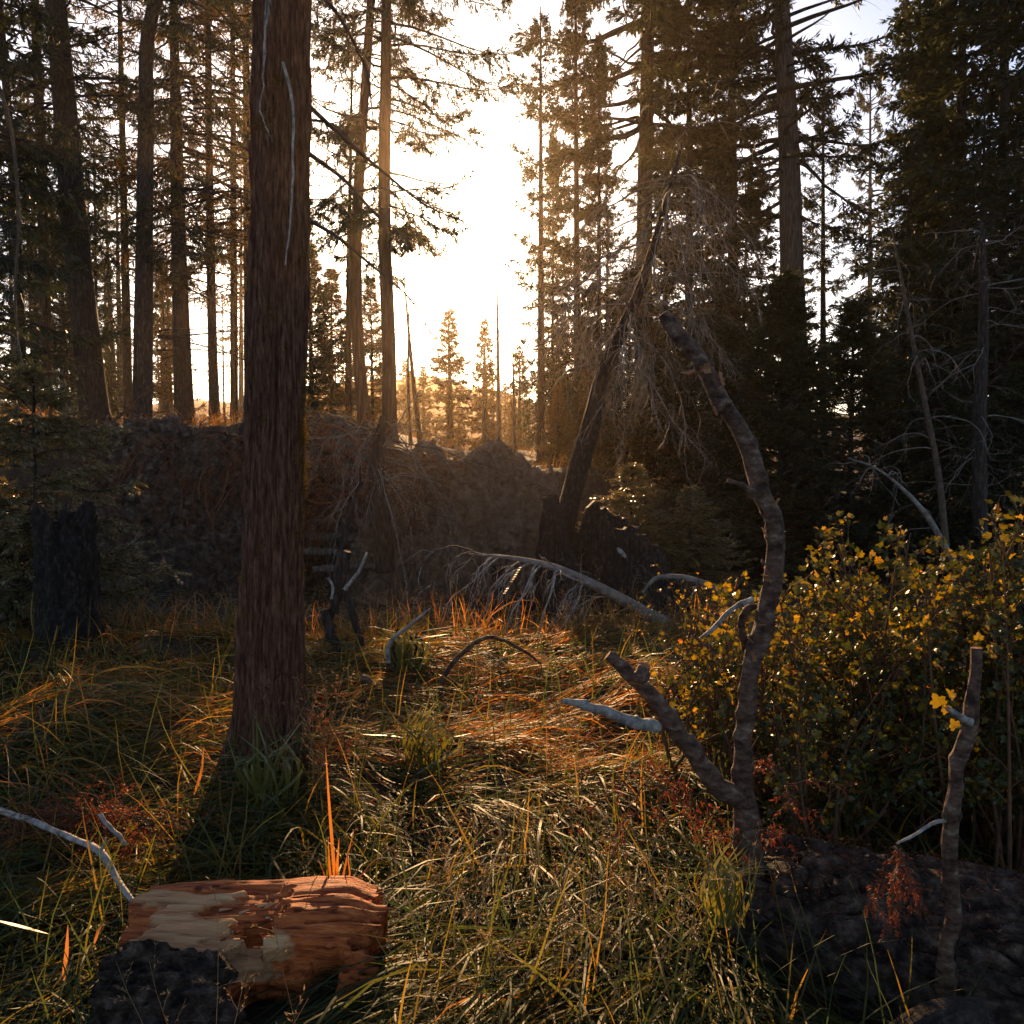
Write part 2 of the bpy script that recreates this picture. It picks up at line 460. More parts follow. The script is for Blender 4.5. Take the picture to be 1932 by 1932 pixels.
# ------------------------------------------------------------------ conifer crowns (unit: metres, trunk axis = local Z)
def crown_mesh(name, seed, H, cb, R, nb, tw=9, lf=9, ll=0.13, lw=0.035, droop=0.5, tip=0.9, top_el=0.5, low_el=-0.15, bare=0.12, prof=0.8,
               needle='needle', bark='bark', clump=False, upturn=0.5, gap=0.0, br=0.011, var=(0.55, 1.15)):
    rng = np.random.RandomState(seed)
    g = G()
    u = np.sort(rng.uniform(0, 1, nb) ** 0.92)
    z = cb + (H - cb) * u * 0.985
    L = R * np.maximum((1 - u) ** prof, 0.05) * rng.uniform(*var, nb) * np.clip(0.45 + u * 5, 0, 1)
    az = np.arange(nb) * 2.39996 + rng.normal(0, 0.5, nb)
    el = low_el + (top_el - low_el) * u + rng.normal(0, 0.14, nb)
    if gap:                                     # whole whorls missing, as in an old open crown
        keep = vnoise(np.stack([az * 0.4, z * gap, az * 0 + seed], -1)) > -0.25
        u, z, L, az, el = u[keep], z[keep], L[keep], az[keep], el[keep]
        nb = len(u)
    K = 8
    s = np.linspace(0, 1, K)[None]
    dirv = np.stack([np.cos(az), np.sin(az)], -1)
    rr = L[:, None] * s * np.cos(el)[:, None]
    zz = z[:, None] + L[:, None] * (np.sin(el)[:, None] * s - droop * s**2 * 0.6 + droop * upturn * s**4)
    side = np.stack([-np.sin(az), np.cos(az)], -1)
    wob = np.cumsum(rng.normal(0, 0.035, (nb, K)), 1) * L[:, None]
    P = np.concatenate([dirv[:, None] * rr[..., None] + side[:, None] * wob[..., None], zz[..., None] + 0.4 * wob[..., None]], -1)
    r0 = br * np.clip(L, 0.25, 4)
    tubes(g, P, r0[:, None] * (1 - 0.88 * s) + 0.002, 4, 0)
    dead = rng.rand(nb) < bare * (1.4 - u)
    live = ~dead
    C, D, Nn = [], [], []
    twp, twr = [], []
    for b in range(nb):
        n = max(3, int(tw * (0.5 + L[b] / R * 1.2)))
        if dead[b]: n = max(2, n // 2)
        lo = 0.25 if not clump else 0.5
        t = np.sort(rng.uniform(lo, 1.0, n)); t[-1] = 0.97
        f = t * (K - 1); i = np.minimum(f.astype(int), K - 2); w = (f - i)[:, None]
        p = P[b, i] * (1 - w) + P[b, i + 1] * w
        T = norm(P[b, i + 1] - P[b, i])
        sg = np.where(np.arange(n) % 2 == 0, 1, -1)[:, None]
        sv = np.array([side[b, 0], side[b, 1], 0.0])[None]
        d = norm(T * tip + sv * sg * rng.uniform(.5, 1.2, (n, 1)) + rng.normal(0, 0.22, (n, 3)) + np.array([0, 0, -0.22 * droop]))
        tl = (0.16 * L[b] + 0.22) * rng.uniform(.6, 1.25, n) * (1.15 - 0.6 * t)
        q = grow(rng, p, d, tl, 4, 0.35 * droop, 0.2)
        twp.append(q); twr.append(np.repeat(np.linspace(0.006, 0.002, 4)[None], n, 0))
        if dead[b]: continue
        nl = lf
        pt, dd, uu, bb = kids(rng, q, nl, 0.05, 1.0, 0.75, 0.55)
        C.append(pt); D.append(dd)
    if twp:
        tubes(g, np.concatenate(twp), np.concatenate(twr), 3, 0)
    # leader
    C = np.concatenate(C); D = np.concatenate(D); n = len(C)
    D = norm(D + np.array([0, 0, -0.12]))
    Nn = norm(rng.normal(0, 0.5, (n, 3)) + np.array([0, 0, 1.0]))
    leaves(g, C, D, Nn, ll * rng.uniform(.55, 1.3, n), lw * rng.uniform(.6, 1.3, n), 1)
    return g.mesh(name, [M[bark], M[needle]], True)

CR = {}
CR['open'] = (crown_mesh('open_crown', 1, 22, 4.2, 3.8, 200, 14, 14, .165, .037, .6, prof=.5, bare=.2, gap=.5), 22.0)
CR['airy'] = (crown_mesh('airy_crown', 2, 22, 4.6, 4.4, 170, 22, 24, .15, .034, .6, prof=.42, bare=.1, gap=.45, low_el=-.1, br=.008), 22.0)
CR['dense'] = (crown_mesh('dense_crown', 3, 16, 0.8, 2.6, 250, 12, 15, .17, .042, .55, prof=.7, bare=.08, needle='needle2', var=(.45, 1.25), gap=.6), 16.0)
CR['cone'] = (crown_mesh('cone_crown', 4, 13, 0.9, 1.75, 190, 10, 12, .15, .04, .4, prof=.62, bare=.06, upturn=.7, var=(.4, 1.3), gap=.9), 13.0)
CR['thick'] = (crown_mesh('thick_crown', 13, 16, 0.4, 2.5, 360, 12, 17, .165, .045, .5, prof=.62, bare=.06, needle='needle', var=(.5, 1.2)), 16.0)
CR['olive'] = (crown_mesh('olive_crown', 14, 5, 0.1, 1.7, 230, 11, 15, .095, .028, .4, prof=.7, bare=.04, needle='firtip', low_el=-.05, top_el=.6), 5.0)
CR['high'] = (crown_mesh('high_crown', 5, 24, 8.0, 4.2, 190, 17, 16, .23, .056, .5, prof=.45, bare=.12, clump=True, gap=.6, br=.022), 24.0)
CR['young'] = (crown_mesh('young_crown', 6, 5, 0.1, 1.8, 260, 11, 16, .10, .032, .35, prof=.8, bare=.02, needle='needle2', low_el=-.05, top_el=.7), 5.0)
CR['young2'] = (crown_mesh('young_sunlit_crown', 8, 5, 0.15, 1.6, 200, 10, 13, .11, .036, .4, prof=.8, bare=.05, needle='needle3', low_el=-.05, top_el=.7), 5.0)
CR['warm'] = (crown_mesh('warm_open_crown', 9, 20, 3.6, 3.8, 200, 13, 14, .165, .040, .6, prof=.5, bare=.15, needle='needle3', gap=.4), 20.0)
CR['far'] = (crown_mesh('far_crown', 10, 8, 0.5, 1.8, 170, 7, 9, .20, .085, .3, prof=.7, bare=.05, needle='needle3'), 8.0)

def stub_branches(g, rng, base, top, r, n, lo, hi, lmin, lmax, m=0, droop=0.25, rr=0.012, sub=2, side=None):
    """bare dead branches along a trunk from base to top"""
    t = rng.uniform(lo, hi, n)
    p = base[None] + (top - base)[None] * t[:, None]
    az = rng.uniform(0, 2 * np.pi, n) if side is None else side + rng.normal(0, .7, n)
    d = np.stack([np.cos(az), np.sin(az), rng.uniform(-.35, .25, n)], -1)
    P = grow(rng, p, d, rng.uniform(lmin, lmax, n), 7, droop, 0.22)
    tubes(g, P, (rr * rng.uniform(.6, 1.3, n))[:, None] * np.linspace(1, .2, 7)[None], 4, m)
    if sub:
        pt, dd, uu, bb = kids(rng, P, sub, .3, 1, .8)
        Q = grow(rng, pt, dd, rng.uniform(lmin, lmax, len(pt)) * .4, 5, droop, .25)
        tubes(g, Q, (rr * .45) * np.linspace(1, .3, 5)[None] * np.ones((len(pt), 1)), 3, m)

def tree(name, label, pts, d, w, H, crown=None, cs=1.0, cw=1.0, bark='bark', group=None, dead=0, deadl=(.5, 1.3), dlo=.05, dhi=.4, seed=0,
         sides=18, rot=0.0, cat='tree', deadside=None, taper=0.12, rings=None, shift=0.0):
    """pts: trunk centre in the photo, lowest first; d: distance; w: width of the trunk in the photo at its foot"""
    rng = np.random.RandomState(seed * 31 + 5)
    b = gp(pts[0][0], d, -0.12)
    P = [b] + [at(px, py, d) for px, py in pts[1:]]
    dirn = norm(P[-1] - P[max(0, len(P) - 2)]) if len(P) > 1 else np.array([rng.normal(0, .01), rng.normal(0, .01), 1.0])
    topz = b[2] + H
    if P[-1][2] < topz - 0.3:
        P.append(P[-1] + dirn * (topz - P[-1][2]) / max(dirn[2], .3))
    P = np.array(P)
    hh = (P[:, 2] - b[2]) / H
    r0 = w / 2 * d / F
    R = np.maximum(r0 * (1 - (1 - taper) * hh ** 1.15), 0.012)
    o = thing(name, label, cat, b, group)
    g = G()
    barky(g, P, R, rings or int(26 + H * 1.5), sides, 0.05, 7, 1.0, seed, flare=0.35)
    part('trunk', g, M[bark], o)
    if dead:
        g = G()
        stub_branches(g, rng, P[0], P[-1], r0, dead, dlo, dhi, *deadl, 0, .3, max(.008, r0 * .09), 2, deadside)
        part('dead_branch', g, M['browntwig' if bark != 'bark' else 'bark'], o, kind='stuff')
    if crown:
        me, ch = CR[crown]
        c = bpy.data.objects.new('crown', me); COL.objects.link(c); c.parent = o
        sz = H / ch * cs
        axis = Vector((P[-1] - P[0])).normalized()
        q = Vector((0, 0, 1)).rotation_difference(axis)
        c.rotation_mode = 'QUATERNION'
        from mathutils import Quaternion
        c.rotation_quaternion = q @ Quaternion((0, 0, 1), rot)
        sxy = sz * cw
        c.scale = (sxy, sxy, H / ch)
        c.location = (0, 0, shift)
    return o

# ---- left stand
tree('leaning_fir', 'thick dark bare trunk leaning left, the widest behind the black stump', [(183, 800), (152, 540), (122, 200), (104, 0)], 16, 50, 21, 'open', .9, .7, seed=1, dead=10, deadl=(.4, 1.0), dlo=.1, dhi=.5, rot=1.0)
o = tree('forked_cedar', 'dark trunk with many long bare branches to its right and a bent top', [(268, 800), (272, 500), (276, 220), (280, 60), (306, -40)], 15, 36, 16, 'airy', .8, .55, seed=2, dead=44, deadl=(1.2, 2.8), dlo=.1, dhi=.56, deadside=0.1, rot=2.2)
tree('twin_fir', 'left stem of a close pair of trunks right of the long bare branches', [(342, 800), (334, 470), (328, 0)], 19, 24, 20, 'warm', .9, .8, seed=3, dead=12, rot=.3)
tree('twin_fir', 'right stem of a close pair of trunks, slightly leaning', [(358, 802), (346, 560), (338, 300)], 19.4, 20, 17, 'warm', .9, .7, seed=4, dead=10, rot=2.0)
tree('slim_fir', 'slim straight trunk with rusty foliage left of the big cedar', [(404, 790), (396, 400), (392, 0)], 21, 18, 20, 'warm', .95, .85, seed=5, dead=14, rot=1.1)
tree('tall_fir', 'tall trunk with pale lower bark between the left edge and the leaning trunk', [(88, 720), (82, 430), (68, 60)], 20, 22, 22, 'open', .95, .9, bark='redbark', seed=6, dead=16, rot=4.0)
tree('edge_fir', 'dark fir trunk nearest the left edge behind the pale sapling', [(44, 740), (28, 380), (8, 120)], 17.5, 18, 20, 'open', .95, .8, seed=7, dead=14, rot=5.2)
tree('edge_fir', 'dark dense fir cut off by the left edge', [(-14, 760), (-18, 300)], 14.5, 26, 17, 'dense', .95, .9, seed=8, rot=.7)
tree('slim_fir', 'slim trunk with foliage between the leaning trunk and the branchy trunk', [(243, 770), (234, 400), (227, 60)], 24, 17, 19, 'open', .95, .75, seed=9, dead=8, rot=2.7)
tree('pole_tree', 'very thin pole trunk with a bare spike top against the sky on the left', [(182, 770), (180, 480), (177, 275)], 30, 9, 12.6, 'cone', .8, .7, seed=10, rot=3.4)
tree('rusty_fir', 'rusty brown fir just left of the big cedar trunk', [(442, 770), (440, 300)], 25, 15, 21, 'warm', .95, .85, seed=11, rot=.2)
tree('rusty_fir', 'pale trunk half hidden by the left side of the big cedar', [(470, 775), (466, 300)], 23, 18, 22, 'warm', .95, .8, bark='redbark', seed=12, rot=3.0)
tree('sunlit_fir', 'leaning trunk left of the tall sunlit trunk, in the gap', [(690, 792), (672, 580), (674, 400), (684, 240), (700, 0)], 18, 24, 19, 'airy', .85, .62, bark='redbark', seed=13, dead=14, deadl=(.5, 1.4), dlo=.12, dhi=.5, rot=1.3)
tree('sunlit_fir', 'thin pale trunk left of the two sunlit trunks', [(657, 775), (658, 500), (662, 250)], 22, 13, 11.5, 'airy', .85, .4, bark='redbark', seed=14, dead=12, rot=4.4)
tree('sunlit_fir', 'tall straight trunk glowing beside the sun, airy boughs to both sides', [(736, 800), (733, 640), (727, 500), (729, 0)], 17, 27, 21, 'airy', .88, .82, bark='redbark', seed=15, dead=30, deadl=(.6, 1.7), dlo=.1, dhi=.42, rot=5.6)
tree('small_fir', 'dark leafy fir right beside the big cedar, under the sunlit trunks', [(590, 790)], 22, 12, 5.2, 'young', 1.0, .75, seed=16, rot=1)
tree('small_fir', 'low bushy fir left of the thin pale trunk', [(626, 790)], 24, 9, 5.0, 'young2', 1.0, .8, seed=17, rot=2)
tree('small_fir', 'small fir between the two sunlit trunks', [(704, 800)], 25, 8, 5.2, 'young2', 1.0, .7, seed=18, rot=3)
tree('small_fir', 'small dark fir behind the leaning trunk', [(130, 770)], 26, 9, 7.5, 'young', 1.0, .7, seed=19, rot=4)
tree('small_fir', 'small fir beside the foot of the close pair of trunks', [(318, 780)], 29, 8, 6.0, 'young2', 1.0, .7, seed=20, rot=5)

# ---- gap in the middle, far trees
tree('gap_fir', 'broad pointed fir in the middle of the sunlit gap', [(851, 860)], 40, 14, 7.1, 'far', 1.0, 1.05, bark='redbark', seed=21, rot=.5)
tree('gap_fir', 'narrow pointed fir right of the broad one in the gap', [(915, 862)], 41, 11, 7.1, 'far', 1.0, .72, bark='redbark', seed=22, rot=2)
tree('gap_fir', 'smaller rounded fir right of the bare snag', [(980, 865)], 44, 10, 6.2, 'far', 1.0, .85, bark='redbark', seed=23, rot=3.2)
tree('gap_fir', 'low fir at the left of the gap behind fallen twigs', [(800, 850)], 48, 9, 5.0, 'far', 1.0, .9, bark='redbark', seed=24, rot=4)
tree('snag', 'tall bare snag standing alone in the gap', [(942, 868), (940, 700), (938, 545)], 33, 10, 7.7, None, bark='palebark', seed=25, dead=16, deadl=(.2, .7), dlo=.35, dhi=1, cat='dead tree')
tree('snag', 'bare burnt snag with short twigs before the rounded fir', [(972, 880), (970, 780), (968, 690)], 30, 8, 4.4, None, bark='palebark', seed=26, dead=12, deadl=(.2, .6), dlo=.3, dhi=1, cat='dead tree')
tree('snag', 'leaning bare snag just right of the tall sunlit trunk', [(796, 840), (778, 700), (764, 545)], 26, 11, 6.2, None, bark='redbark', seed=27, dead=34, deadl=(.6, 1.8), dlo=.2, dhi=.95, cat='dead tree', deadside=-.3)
tree('snag', 'second thin bare snag leaning right of the sunlit trunk', [(775, 840), (770, 700), (772, 570)], 29, 7, 6.0, None, bark='redbark', seed=28, dead=20, deadl=(.5, 1.4), dlo=.25, dhi=.95, cat='dead tree')

# ---- right stand
tree('pointed_fir', 'slender pointed fir at the right side of the sunlit gap', [(1021, 878), (1020, 60)], 22, 17, 12.3, 'cone', 1.0, .78, seed=30, rot=.4, dead=8, bark='redbark')
tree('pointed_fir', 'taller fir with a slim top right of the slender pointed fir', [(1090, 880), (1086, 0)], 23.5, 17, 15.5, 'thick', 1.0, .55, seed=31, rot=2.0, bark='redbark')
tree('thin_fir', 'thin trunk between the two pointed firs', [(1042, 880), (1044, 300)], 25, 9, 10.5, 'thick', 1.0, .5, seed=32, rot=3.3, bark='redbark')
tree('thin_fir', 'thin shaded fir left of the great reddish trunk', [(1130, 880), (1130, 200)], 22.5, 13, 12.0, 'thick', .85, .68, seed=33, rot=4.1)
tree('great_fir', 'great reddish trunk with high boughs behind the leaning dead tree', [(1214, 880), (1216, 400), (1224, 0)], 25, 36, 27, 'high', 1.0, .95, bark='redbark', seed=34, rot=.9, dead=18, deadl=(.8, 2.2), dlo=.2, dhi=.5)
tree('dense_fir', 'dense dark fir behind the drooping dead branches', [(1300, 880), (1300, 200)], 24, 20, 17.5, 'thick', 1.0, .95, seed=35, rot=1.9)
tree('dense_fir', 'dense dark fir left of the great pale trunk', [(1385, 880), (1380, 0)], 27, 26, 22, 'thick', 1.0, .85, seed=36, rot=2.8)
o = tree('great_pine', 'great pale trunk with thick crooked boughs near its top', [(1506, 900), (1494, 500), (1487, 250), (1474, 0)], 23, 52, 24, 'high', 1.0, .85, bark='palebark', seed=37, rot=3.7, dead=14, deadl=(1.0, 2.6), dlo=.28, dhi=.62)
tree('middle_fir', 'dark fir with a ragged top right of the great pale trunk', [(1553, 880), (1553, 170)], 26, 15, 13.5, 'dense', 1.0, .7, seed=38, rot=4.6)
tree('distant_pine', 'distant thin pine with tufted top in the sky notch on the right', [(1641, 860), (1642, 150)], 46, 13, 22.3, 'high', 1.0, .45, bark='palebark', seed=39, rot=.2)
tree('right_fir', 'tall dark fir with layered boughs right of the sky notch', [(1812, 900), (1812, 300), (1816, 0)], 21, 24, 21, 'thick', 1.05, .85, seed=40, rot=1.2)
tree('right_fir', 'layered fir leaning into the sky notch from the right', [(1735, 880), (1735, 100)], 24, 18, 17.5, 'thick', 1.0, .62, seed=41, rot=2.4)
tree('right_fir', 'dense fir filling the upper right corner', [(1890, 880), (1895, 100)], 18, 24, 20, 'thick', 1.05, 1.0, seed=42, rot=3.1)
tree('right_fir', 'dense dark fir cut off by the right edge', [(1985, 900)], 15, 28, 18, 'dense', 1.0, 1.0, seed=43, rot=4.0)
tree('right_fir', 'shaded fir with bare lower twigs below the right sky notch', [(1852, 900), (1856, 400)], 15.5, 17, 8.3, 'dense', 1.0, .75, seed=44, rot=5.0, dead=26, deadl=(.5, 1.5), dlo=.05, dhi=.8)
tree('right_fir', 'shaded fir behind the arched dead sapling', [(1690, 880)], 20, 18, 9.8, 'dense', 1.0, .85, seed=45, rot=.6)
tree('young_conifer', 'bushy dark green young conifer right of the cut upright limb', [(1468, 960)], 12.5, 16, 4.9, 'young', 1.0, 1.0, seed=46, rot=.1)
tree('young_conifer', 'bushy young conifer farther right, under the ragged dark fir', [(1600, 960)], 13.5, 14, 4.4, 'young', 1.0, 1.05, seed=47, rot=1.6)
tree('young_conifer', 'young conifer behind the upper end of the cut limb', [(1370, 950)], 14, 13, 4.0, 'young', 1.0, .9, seed=48, rot=2.6)
tree('young_conifer', 'low shaded conifer near the right edge', [(1760, 980)], 12.0, 13, 3.4, 'young', 1.0, 1.0, seed=49, rot=3.6)
tree('young_conifer', 'shaded conifer at the right edge above the yellow shrub', [(1900, 980)], 11.0, 13, 3.4, 'young', 1.0, 1.0, seed=50, rot=4.6)
tree('low_conifer', 'low bushy conifer filling the view below the reddish trunk', [(1235, 880)], 17, 10, 3.6, 'young2', 1.0, 1.15, seed=70, rot=1.1)
tree('low_conifer', 'low bushy conifer behind the drooping twigs of the leaning dead tree', [(1180, 880)], 20, 10, 5.2, 'young', 1.0, 1.0, seed=71, rot=2.1)
tree('low_conifer', 'low dark conifer left of the foot of the great pale trunk', [(1335, 900)], 16.5, 10, 4.2, 'young', 1.0, 1.1, seed=72, rot=3.1)
tree('golden_conifer', 'small golden lit conifer left of the leaning burnt tree', [(1052, 880)], 18, 8, 1.9, 'young2', 1.0, 1.0, seed=51, rot=5.1)
tree('golden_conifer', 'golden lit young conifer behind the leaning burnt tree', [(1110, 880)], 17, 8, 2.6, 'young2', 1.0, .9, seed=52, rot=.9)
tree('grey_green_conifer', 'low spreading grey green conifer right of the leaning burnt tree', [(1190, 1020)], 10.6, 9, 1.95, 'olive', 1.15, 1.45, seed=53, rot=1.9)
tree('grey_green_conifer', 'low spreading grey green conifer behind the charred stump', [(1300, 1030)], 10.2, 9, 1.7, 'olive', 1.15, 1.45, seed=54, rot=2.9)

# ---- forest beyond
rng = np.random.RandomState(99)
kinds = ['warm', 'open', 'dense', 'cone']
for k in range(20):
    px = rng.uniform(-120, 520); d = rng.uniform(30, 62)
    tree('forest_fir', 'distant fir of the left stand seen between the nearer trunks', [(px, 800)], d, rng.uniform(9, 15), rng.uniform(7, 17), kinds[k % 3], 1.0, rng.uniform(.6, .85),
         seed=200 + k, rot=rng.uniform(0, 6), group='distant firs of the left stand', sides=10, rings=12, dead=0)
for k in range(26):
    px = rng.uniform(1120, 2050); d = rng.uniform(28, 58)
    H = rng.uniform(12, 19) if not 1570 < px < 1720 else rng.uniform(7, 10)
    tree('forest_fir', 'distant shaded fir of the right stand seen between the nearer trees', [(px, 860)], d, rng.uniform(9, 16), H, kinds[1 + k % 3], 1.0, rng.uniform(.7, 1.0),
         seed=300 + k, rot=rng.uniform(0, 6), group='distant firs of the right stand', sides=10, rings=12)
for k in range(16):
    px = rng.uniform(640, 1090); d = rng.uniform(55, 95)
    tree('forest_fir', 'small hazy fir far off in the sunlit gap', [(px, 850)], d, 8, rng.uniform(4.0, 7.5), 'far', 1.0, rng.uniform(.7, 1.1), bark='redbark',
         seed=400 + k, rot=rng.uniform(0, 6), group='small hazy firs in the gap', sides=8, rings=8)
for k in range(46):
    px = rng.uniform(560, 1110) if k < 34 else rng.uniform(-40, 600); d = rng.uniform(34, 80)
    tree('burnt_pole', 'thin bare burnt trunk standing far off in the sunlit gap' if k < 34 else 'thin bare burnt trunk far off between the left trunks', [(px, 850)], d, rng.uniform(4, 8), rng.uniform(2.5, 7) if k < 34 else rng.uniform(4, 9), None, bark='palebark' if k % 2 else 'redbark',
         seed=500 + k, group='burnt trunks in the gap' if k < 34 else 'burnt trunks in the left stand', sides=7, rings=8, cat='dead tree', dead=4, deadl=(.2, .7), dlo=.4, dhi=1)

# ------------------------------------------------------------------ uprooted root plates and earth
def soil_slab(name, label, outline, d, thick, mat, base_py, seed, nx=300, nt=200, amp=.16, cat='root plate', lean=0.0, nc=1500, cl=1.0):
    xs = np.array([p[0] for p in outline], float); ysn = np.array([p[1] for p in outline], float)
    cols = np.linspace(xs[0], xs[-1], nx)
    top = np.interp(cols, xs, ysn)
    top = top + 11 * fbm(np.stack([cols / 34.0, cols * 0 + seed, cols * 0], -1), 3) * np.clip((1000 - top) / 120, 0, 1)
    W0 = np.array([at(c, t, d) for c, t in zip(cols, top)])
    zb = at(xs[0], base_py, d)[2] - 0.35
    th = np.linspace(0, np.pi, nt)
    e = np.clip(np.minimum(np.linspace(0, 1, nx), np.linspace(1, 0, nx)) * 9, 0, 1) ** .5
    Zc = zb + (W0[:, 2] - zb)[None] * (np.sin(th) ** 0.55)[:, None]
    Yc = d - lean * (Zc - zb) - (thick * np.sign(np.cos(th)) * np.abs(np.cos(th)) ** .7)[:, None] * (0.35 + 0.65 * e)[None]
    Xc = np.broadcast_to(W0[:, 0][None], Zc.shape)
    V = np.stack([Xc, Yc, Zc], -1)
    q = V * 1.0
    big = fbm(q * 1.3 + seed, 3)
    mid = 1 - 2 * np.abs(fbm(q * 4.2 + seed * 3, 3))
    fine = fbm(q * 13 + seed * 7, 3)
    nrm = np.stack([0 * Xc, Yc - d, (Zc - zb) * .4], -1); nrm = norm(nrm + np.array([0, -.2, .1]))
    clod = np.maximum(0, fbm(q * np.array([5.5, 5.5, 7]) + seed * 5, 2)) ** .7
    V = V + nrm * (amp * big + amp * .6 * mid + amp * .8 * cl * clod + amp * .30 * fine)[..., None]
    V[..., 0] += amp * .3 * fbm(q * 5 + 40, 3)
    g = G(); i = np.arange(nt * nx).reshape(nt, nx)
    g.add(V, np.stack([i[:-1, :-1], i[:-1, 1:], i[1:, 1:], i[1:, :-1]], -1))
    c = np.array([V[..., 0].mean(), d, zb])
    o = thing(name, label, cat, c)
    part('soil', g, M[mat], o, True)
    # clods and stones held in the earth
    r = np.random.RandomState(seed + 50)
    ti = r.randint(int(nt * .08), int(nt * .52), nc); xi = r.randint(6, nx - 6, nc)
    c = V[ti, xi]; la, lo = 6, 9
    ph = np.linspace(.15, np.pi - .15, la); th2 = np.linspace(0, 2 * np.pi, lo, endpoint=False)
    PH, T2 = np.meshgrid(ph, th2, indexing='ij')
    u3 = np.stack([np.sin(PH) * np.cos(T2), np.sin(PH) * np.sin(T2), np.cos(PH)], -1).reshape(-1, 3)
    sz = .012 + .055 * r.rand(nc) ** 4
    sc3 = sz[:, None] * r.uniform(.6, 1.4, (nc, 3))
    rot = r.rand(nc) * 6.28
    B = u3[None] * (1 + .35 * vnoise(u3[None] * 1.7 + r.uniform(0, 90, (nc, 1, 3))))[..., None] * sc3[:, None]
    B = np.stack([B[..., 0] * np.cos(rot)[:, None] - B[..., 1] * np.sin(rot)[:, None], B[..., 0] * np.sin(rot)[:, None] + B[..., 1] * np.cos(rot)[:, None], B[..., 2]], -1) + c[:, None]
    ii = np.arange(la * lo).reshape(la, lo)
    q0 = np.stack([ii[:-1], np.roll(ii[:-1], -1, 1), np.roll(ii[1:], -1, 1), ii[1:]], -1).reshape(-1, 4)
    g = G(); g.add(B, (q0[None] + np.arange(nc)[:, None, None] * la * lo).reshape(-1, 4))
    part('clod', g, M[mat], o, True, kind='stuff')
    return o, V

def roots(o, seed, px0, px1, py0, py1, d, n, lmin, lmax, rad, mat, name='root', grav=.7, out=-.6, each=True, up=0.0, stuff=None):
    rng = np.random.RandomState(seed)
    px = rng.uniform(px0, px1, n); py = rng.uniform(py0, py1, n)
    st = np.array([at(a, b, d + rng.uniform(-.2, .2)) for a, b in zip(px, py)])
    dr = np.stack([rng.normal(0, 1, n), rng.normal(out, .4, n), rng.normal(up, .5, n)], -1)
    P = grow(rng, st, dr, rng.uniform(lmin, lmax, n), 12, grav, .6)
    R = (rad * rng.uniform(.5, 1.5, n))[:, None] * np.linspace(1, .25, 12)[None]
    k = 0
    if each:
        for k in range(n):
            g = G(); tubes(g, P[k], R[k], 7); part(name, g, M[mat], o)
    g = G()
    if not each: tubes(g, P, R, 5)
    pt, dd, uu, bb = kids(rng, P, 4, .25, 1, 1.0)
    Q = grow(rng, pt, dd, rng.uniform(lmin, lmax, len(pt)) * .45, 8, grav, .6)
    tubes(g, Q, rad * .35 * np.linspace(1, .3, 8)[None] * np.ones((len(pt), 1)), 4)
    pt, dd, uu, bb = kids(rng, Q, 3, .25, 1, 1.0)
    Q = grow(rng, pt, dd, rng.uniform(lmin, lmax, len(pt)) * .25, 6, grav, .6)
    tubes(g, Q, rad * .16 * np.linspace(1, .4, 6)[None] * np.ones((len(pt), 1)), 3)
    part('rootlet', g, M[mat], o, kind='stuff')

o, V = soil_slab('root_plate', 'dark upturned root plate with knobbly earth left of the big cedar', [(170, 1010), (190, 900), (215, 855), (262, 832), (340, 824), (420, 830), (470, 842), (505, 880), (530, 960), (545, 1050)], 12.0, .55, 'soil', 1110, 3, amp=.20, lean=.34, nc=1500, cl=.7)
roots(o, 11, 195, 485, 818, 850, 11.5, 24, .6, 1.6, .03, 'root', grav=.45)
roots(o, 12, 200, 490, 822, 890, 11.1, 130, .4, 1.3, .011, 'redroot', grav=1.6, each=False)
o, V = soil_slab('earth_bank', 'dark earth bank laced with rusty roots right of the big cedar', [(535, 900), (560, 806), (610, 800), (655, 815), (700, 850), (722, 900), (740, 980)], 12.8, .5, 'soil', 1090, 5, amp=.16, cat='earth bank')
roots(o, 13, 560, 700, 795, 940, 12.0, 26, .6, 1.7, .032, 'redroot', grav=.45)
roots(o, 14, 560, 640, 880, 1000, 11.8, 60, .4, 1.1, .010, 'redroot', grav=1.2, each=False)
o, V = soil_slab('root_mound', 'tall grey brown root mound with a rounded top in the middle', [(640, 1090), (690, 1010), (735, 930), (780, 862), (812, 856), (835, 876), (872, 870), (905, 857), (945, 868), (1000, 886), (1050, 915), (1066, 960), (1080, 1040), (1110, 1100)], 11.8, .75, 'greysoil', 1125, 8, amp=.17, cat='root mound', lean=-.16, nc=700, cl=.4)
roots(o, 15, 770, 870, 858, 890, 11.5, 12, .4, 1.0, .014, 'redroot', grav=.5)
roots(o, 16, 780, 1050, 860, 930, 11.3, 30, .2, .5, .006, 'root', grav=.9, each=False)

dead_later = [('dead_brush', 'dry brown brush standing on the crest of the left bank', [(330, 850), (336, 825), (345, 790)], 11.9, [8, 7, 4], 'root', 33, 26, .2, .95, .4, 1.0, .6),
              ('dead_brush', 'low dry brush at the left end of the bank crest', [(232, 870), (228, 840), (220, 815)], 11.8, [8, 7, 4], 'root', 34, 22, .2, .95, .4, 1.0, .8),
              ('dead_brush', 'dry twigs on the crest just right of the big cedar', [(610, 830), (606, 805), (600, 780)], 12.3, [8, 7, 4], 'root', 35, 24, .2, .95, .5, 1.2, .7)]
# fallen timber stacked on and behind the banks
def log(name, label, P, R, mat='bark', sides=28, rings=60, cap='cut', seed=0, cat='fallen log', amp=.07, furrow=7, grain=1.0, bark=True):
    P = [np.asarray(p, float) for p in P]
    g = G(); barky(g, P, R, rings, sides, amp, furrow, grain, seed, 0, cap=1, lump=.06)
    return single(name, g, [M[mat], M[cap]], label, cat, P[0])

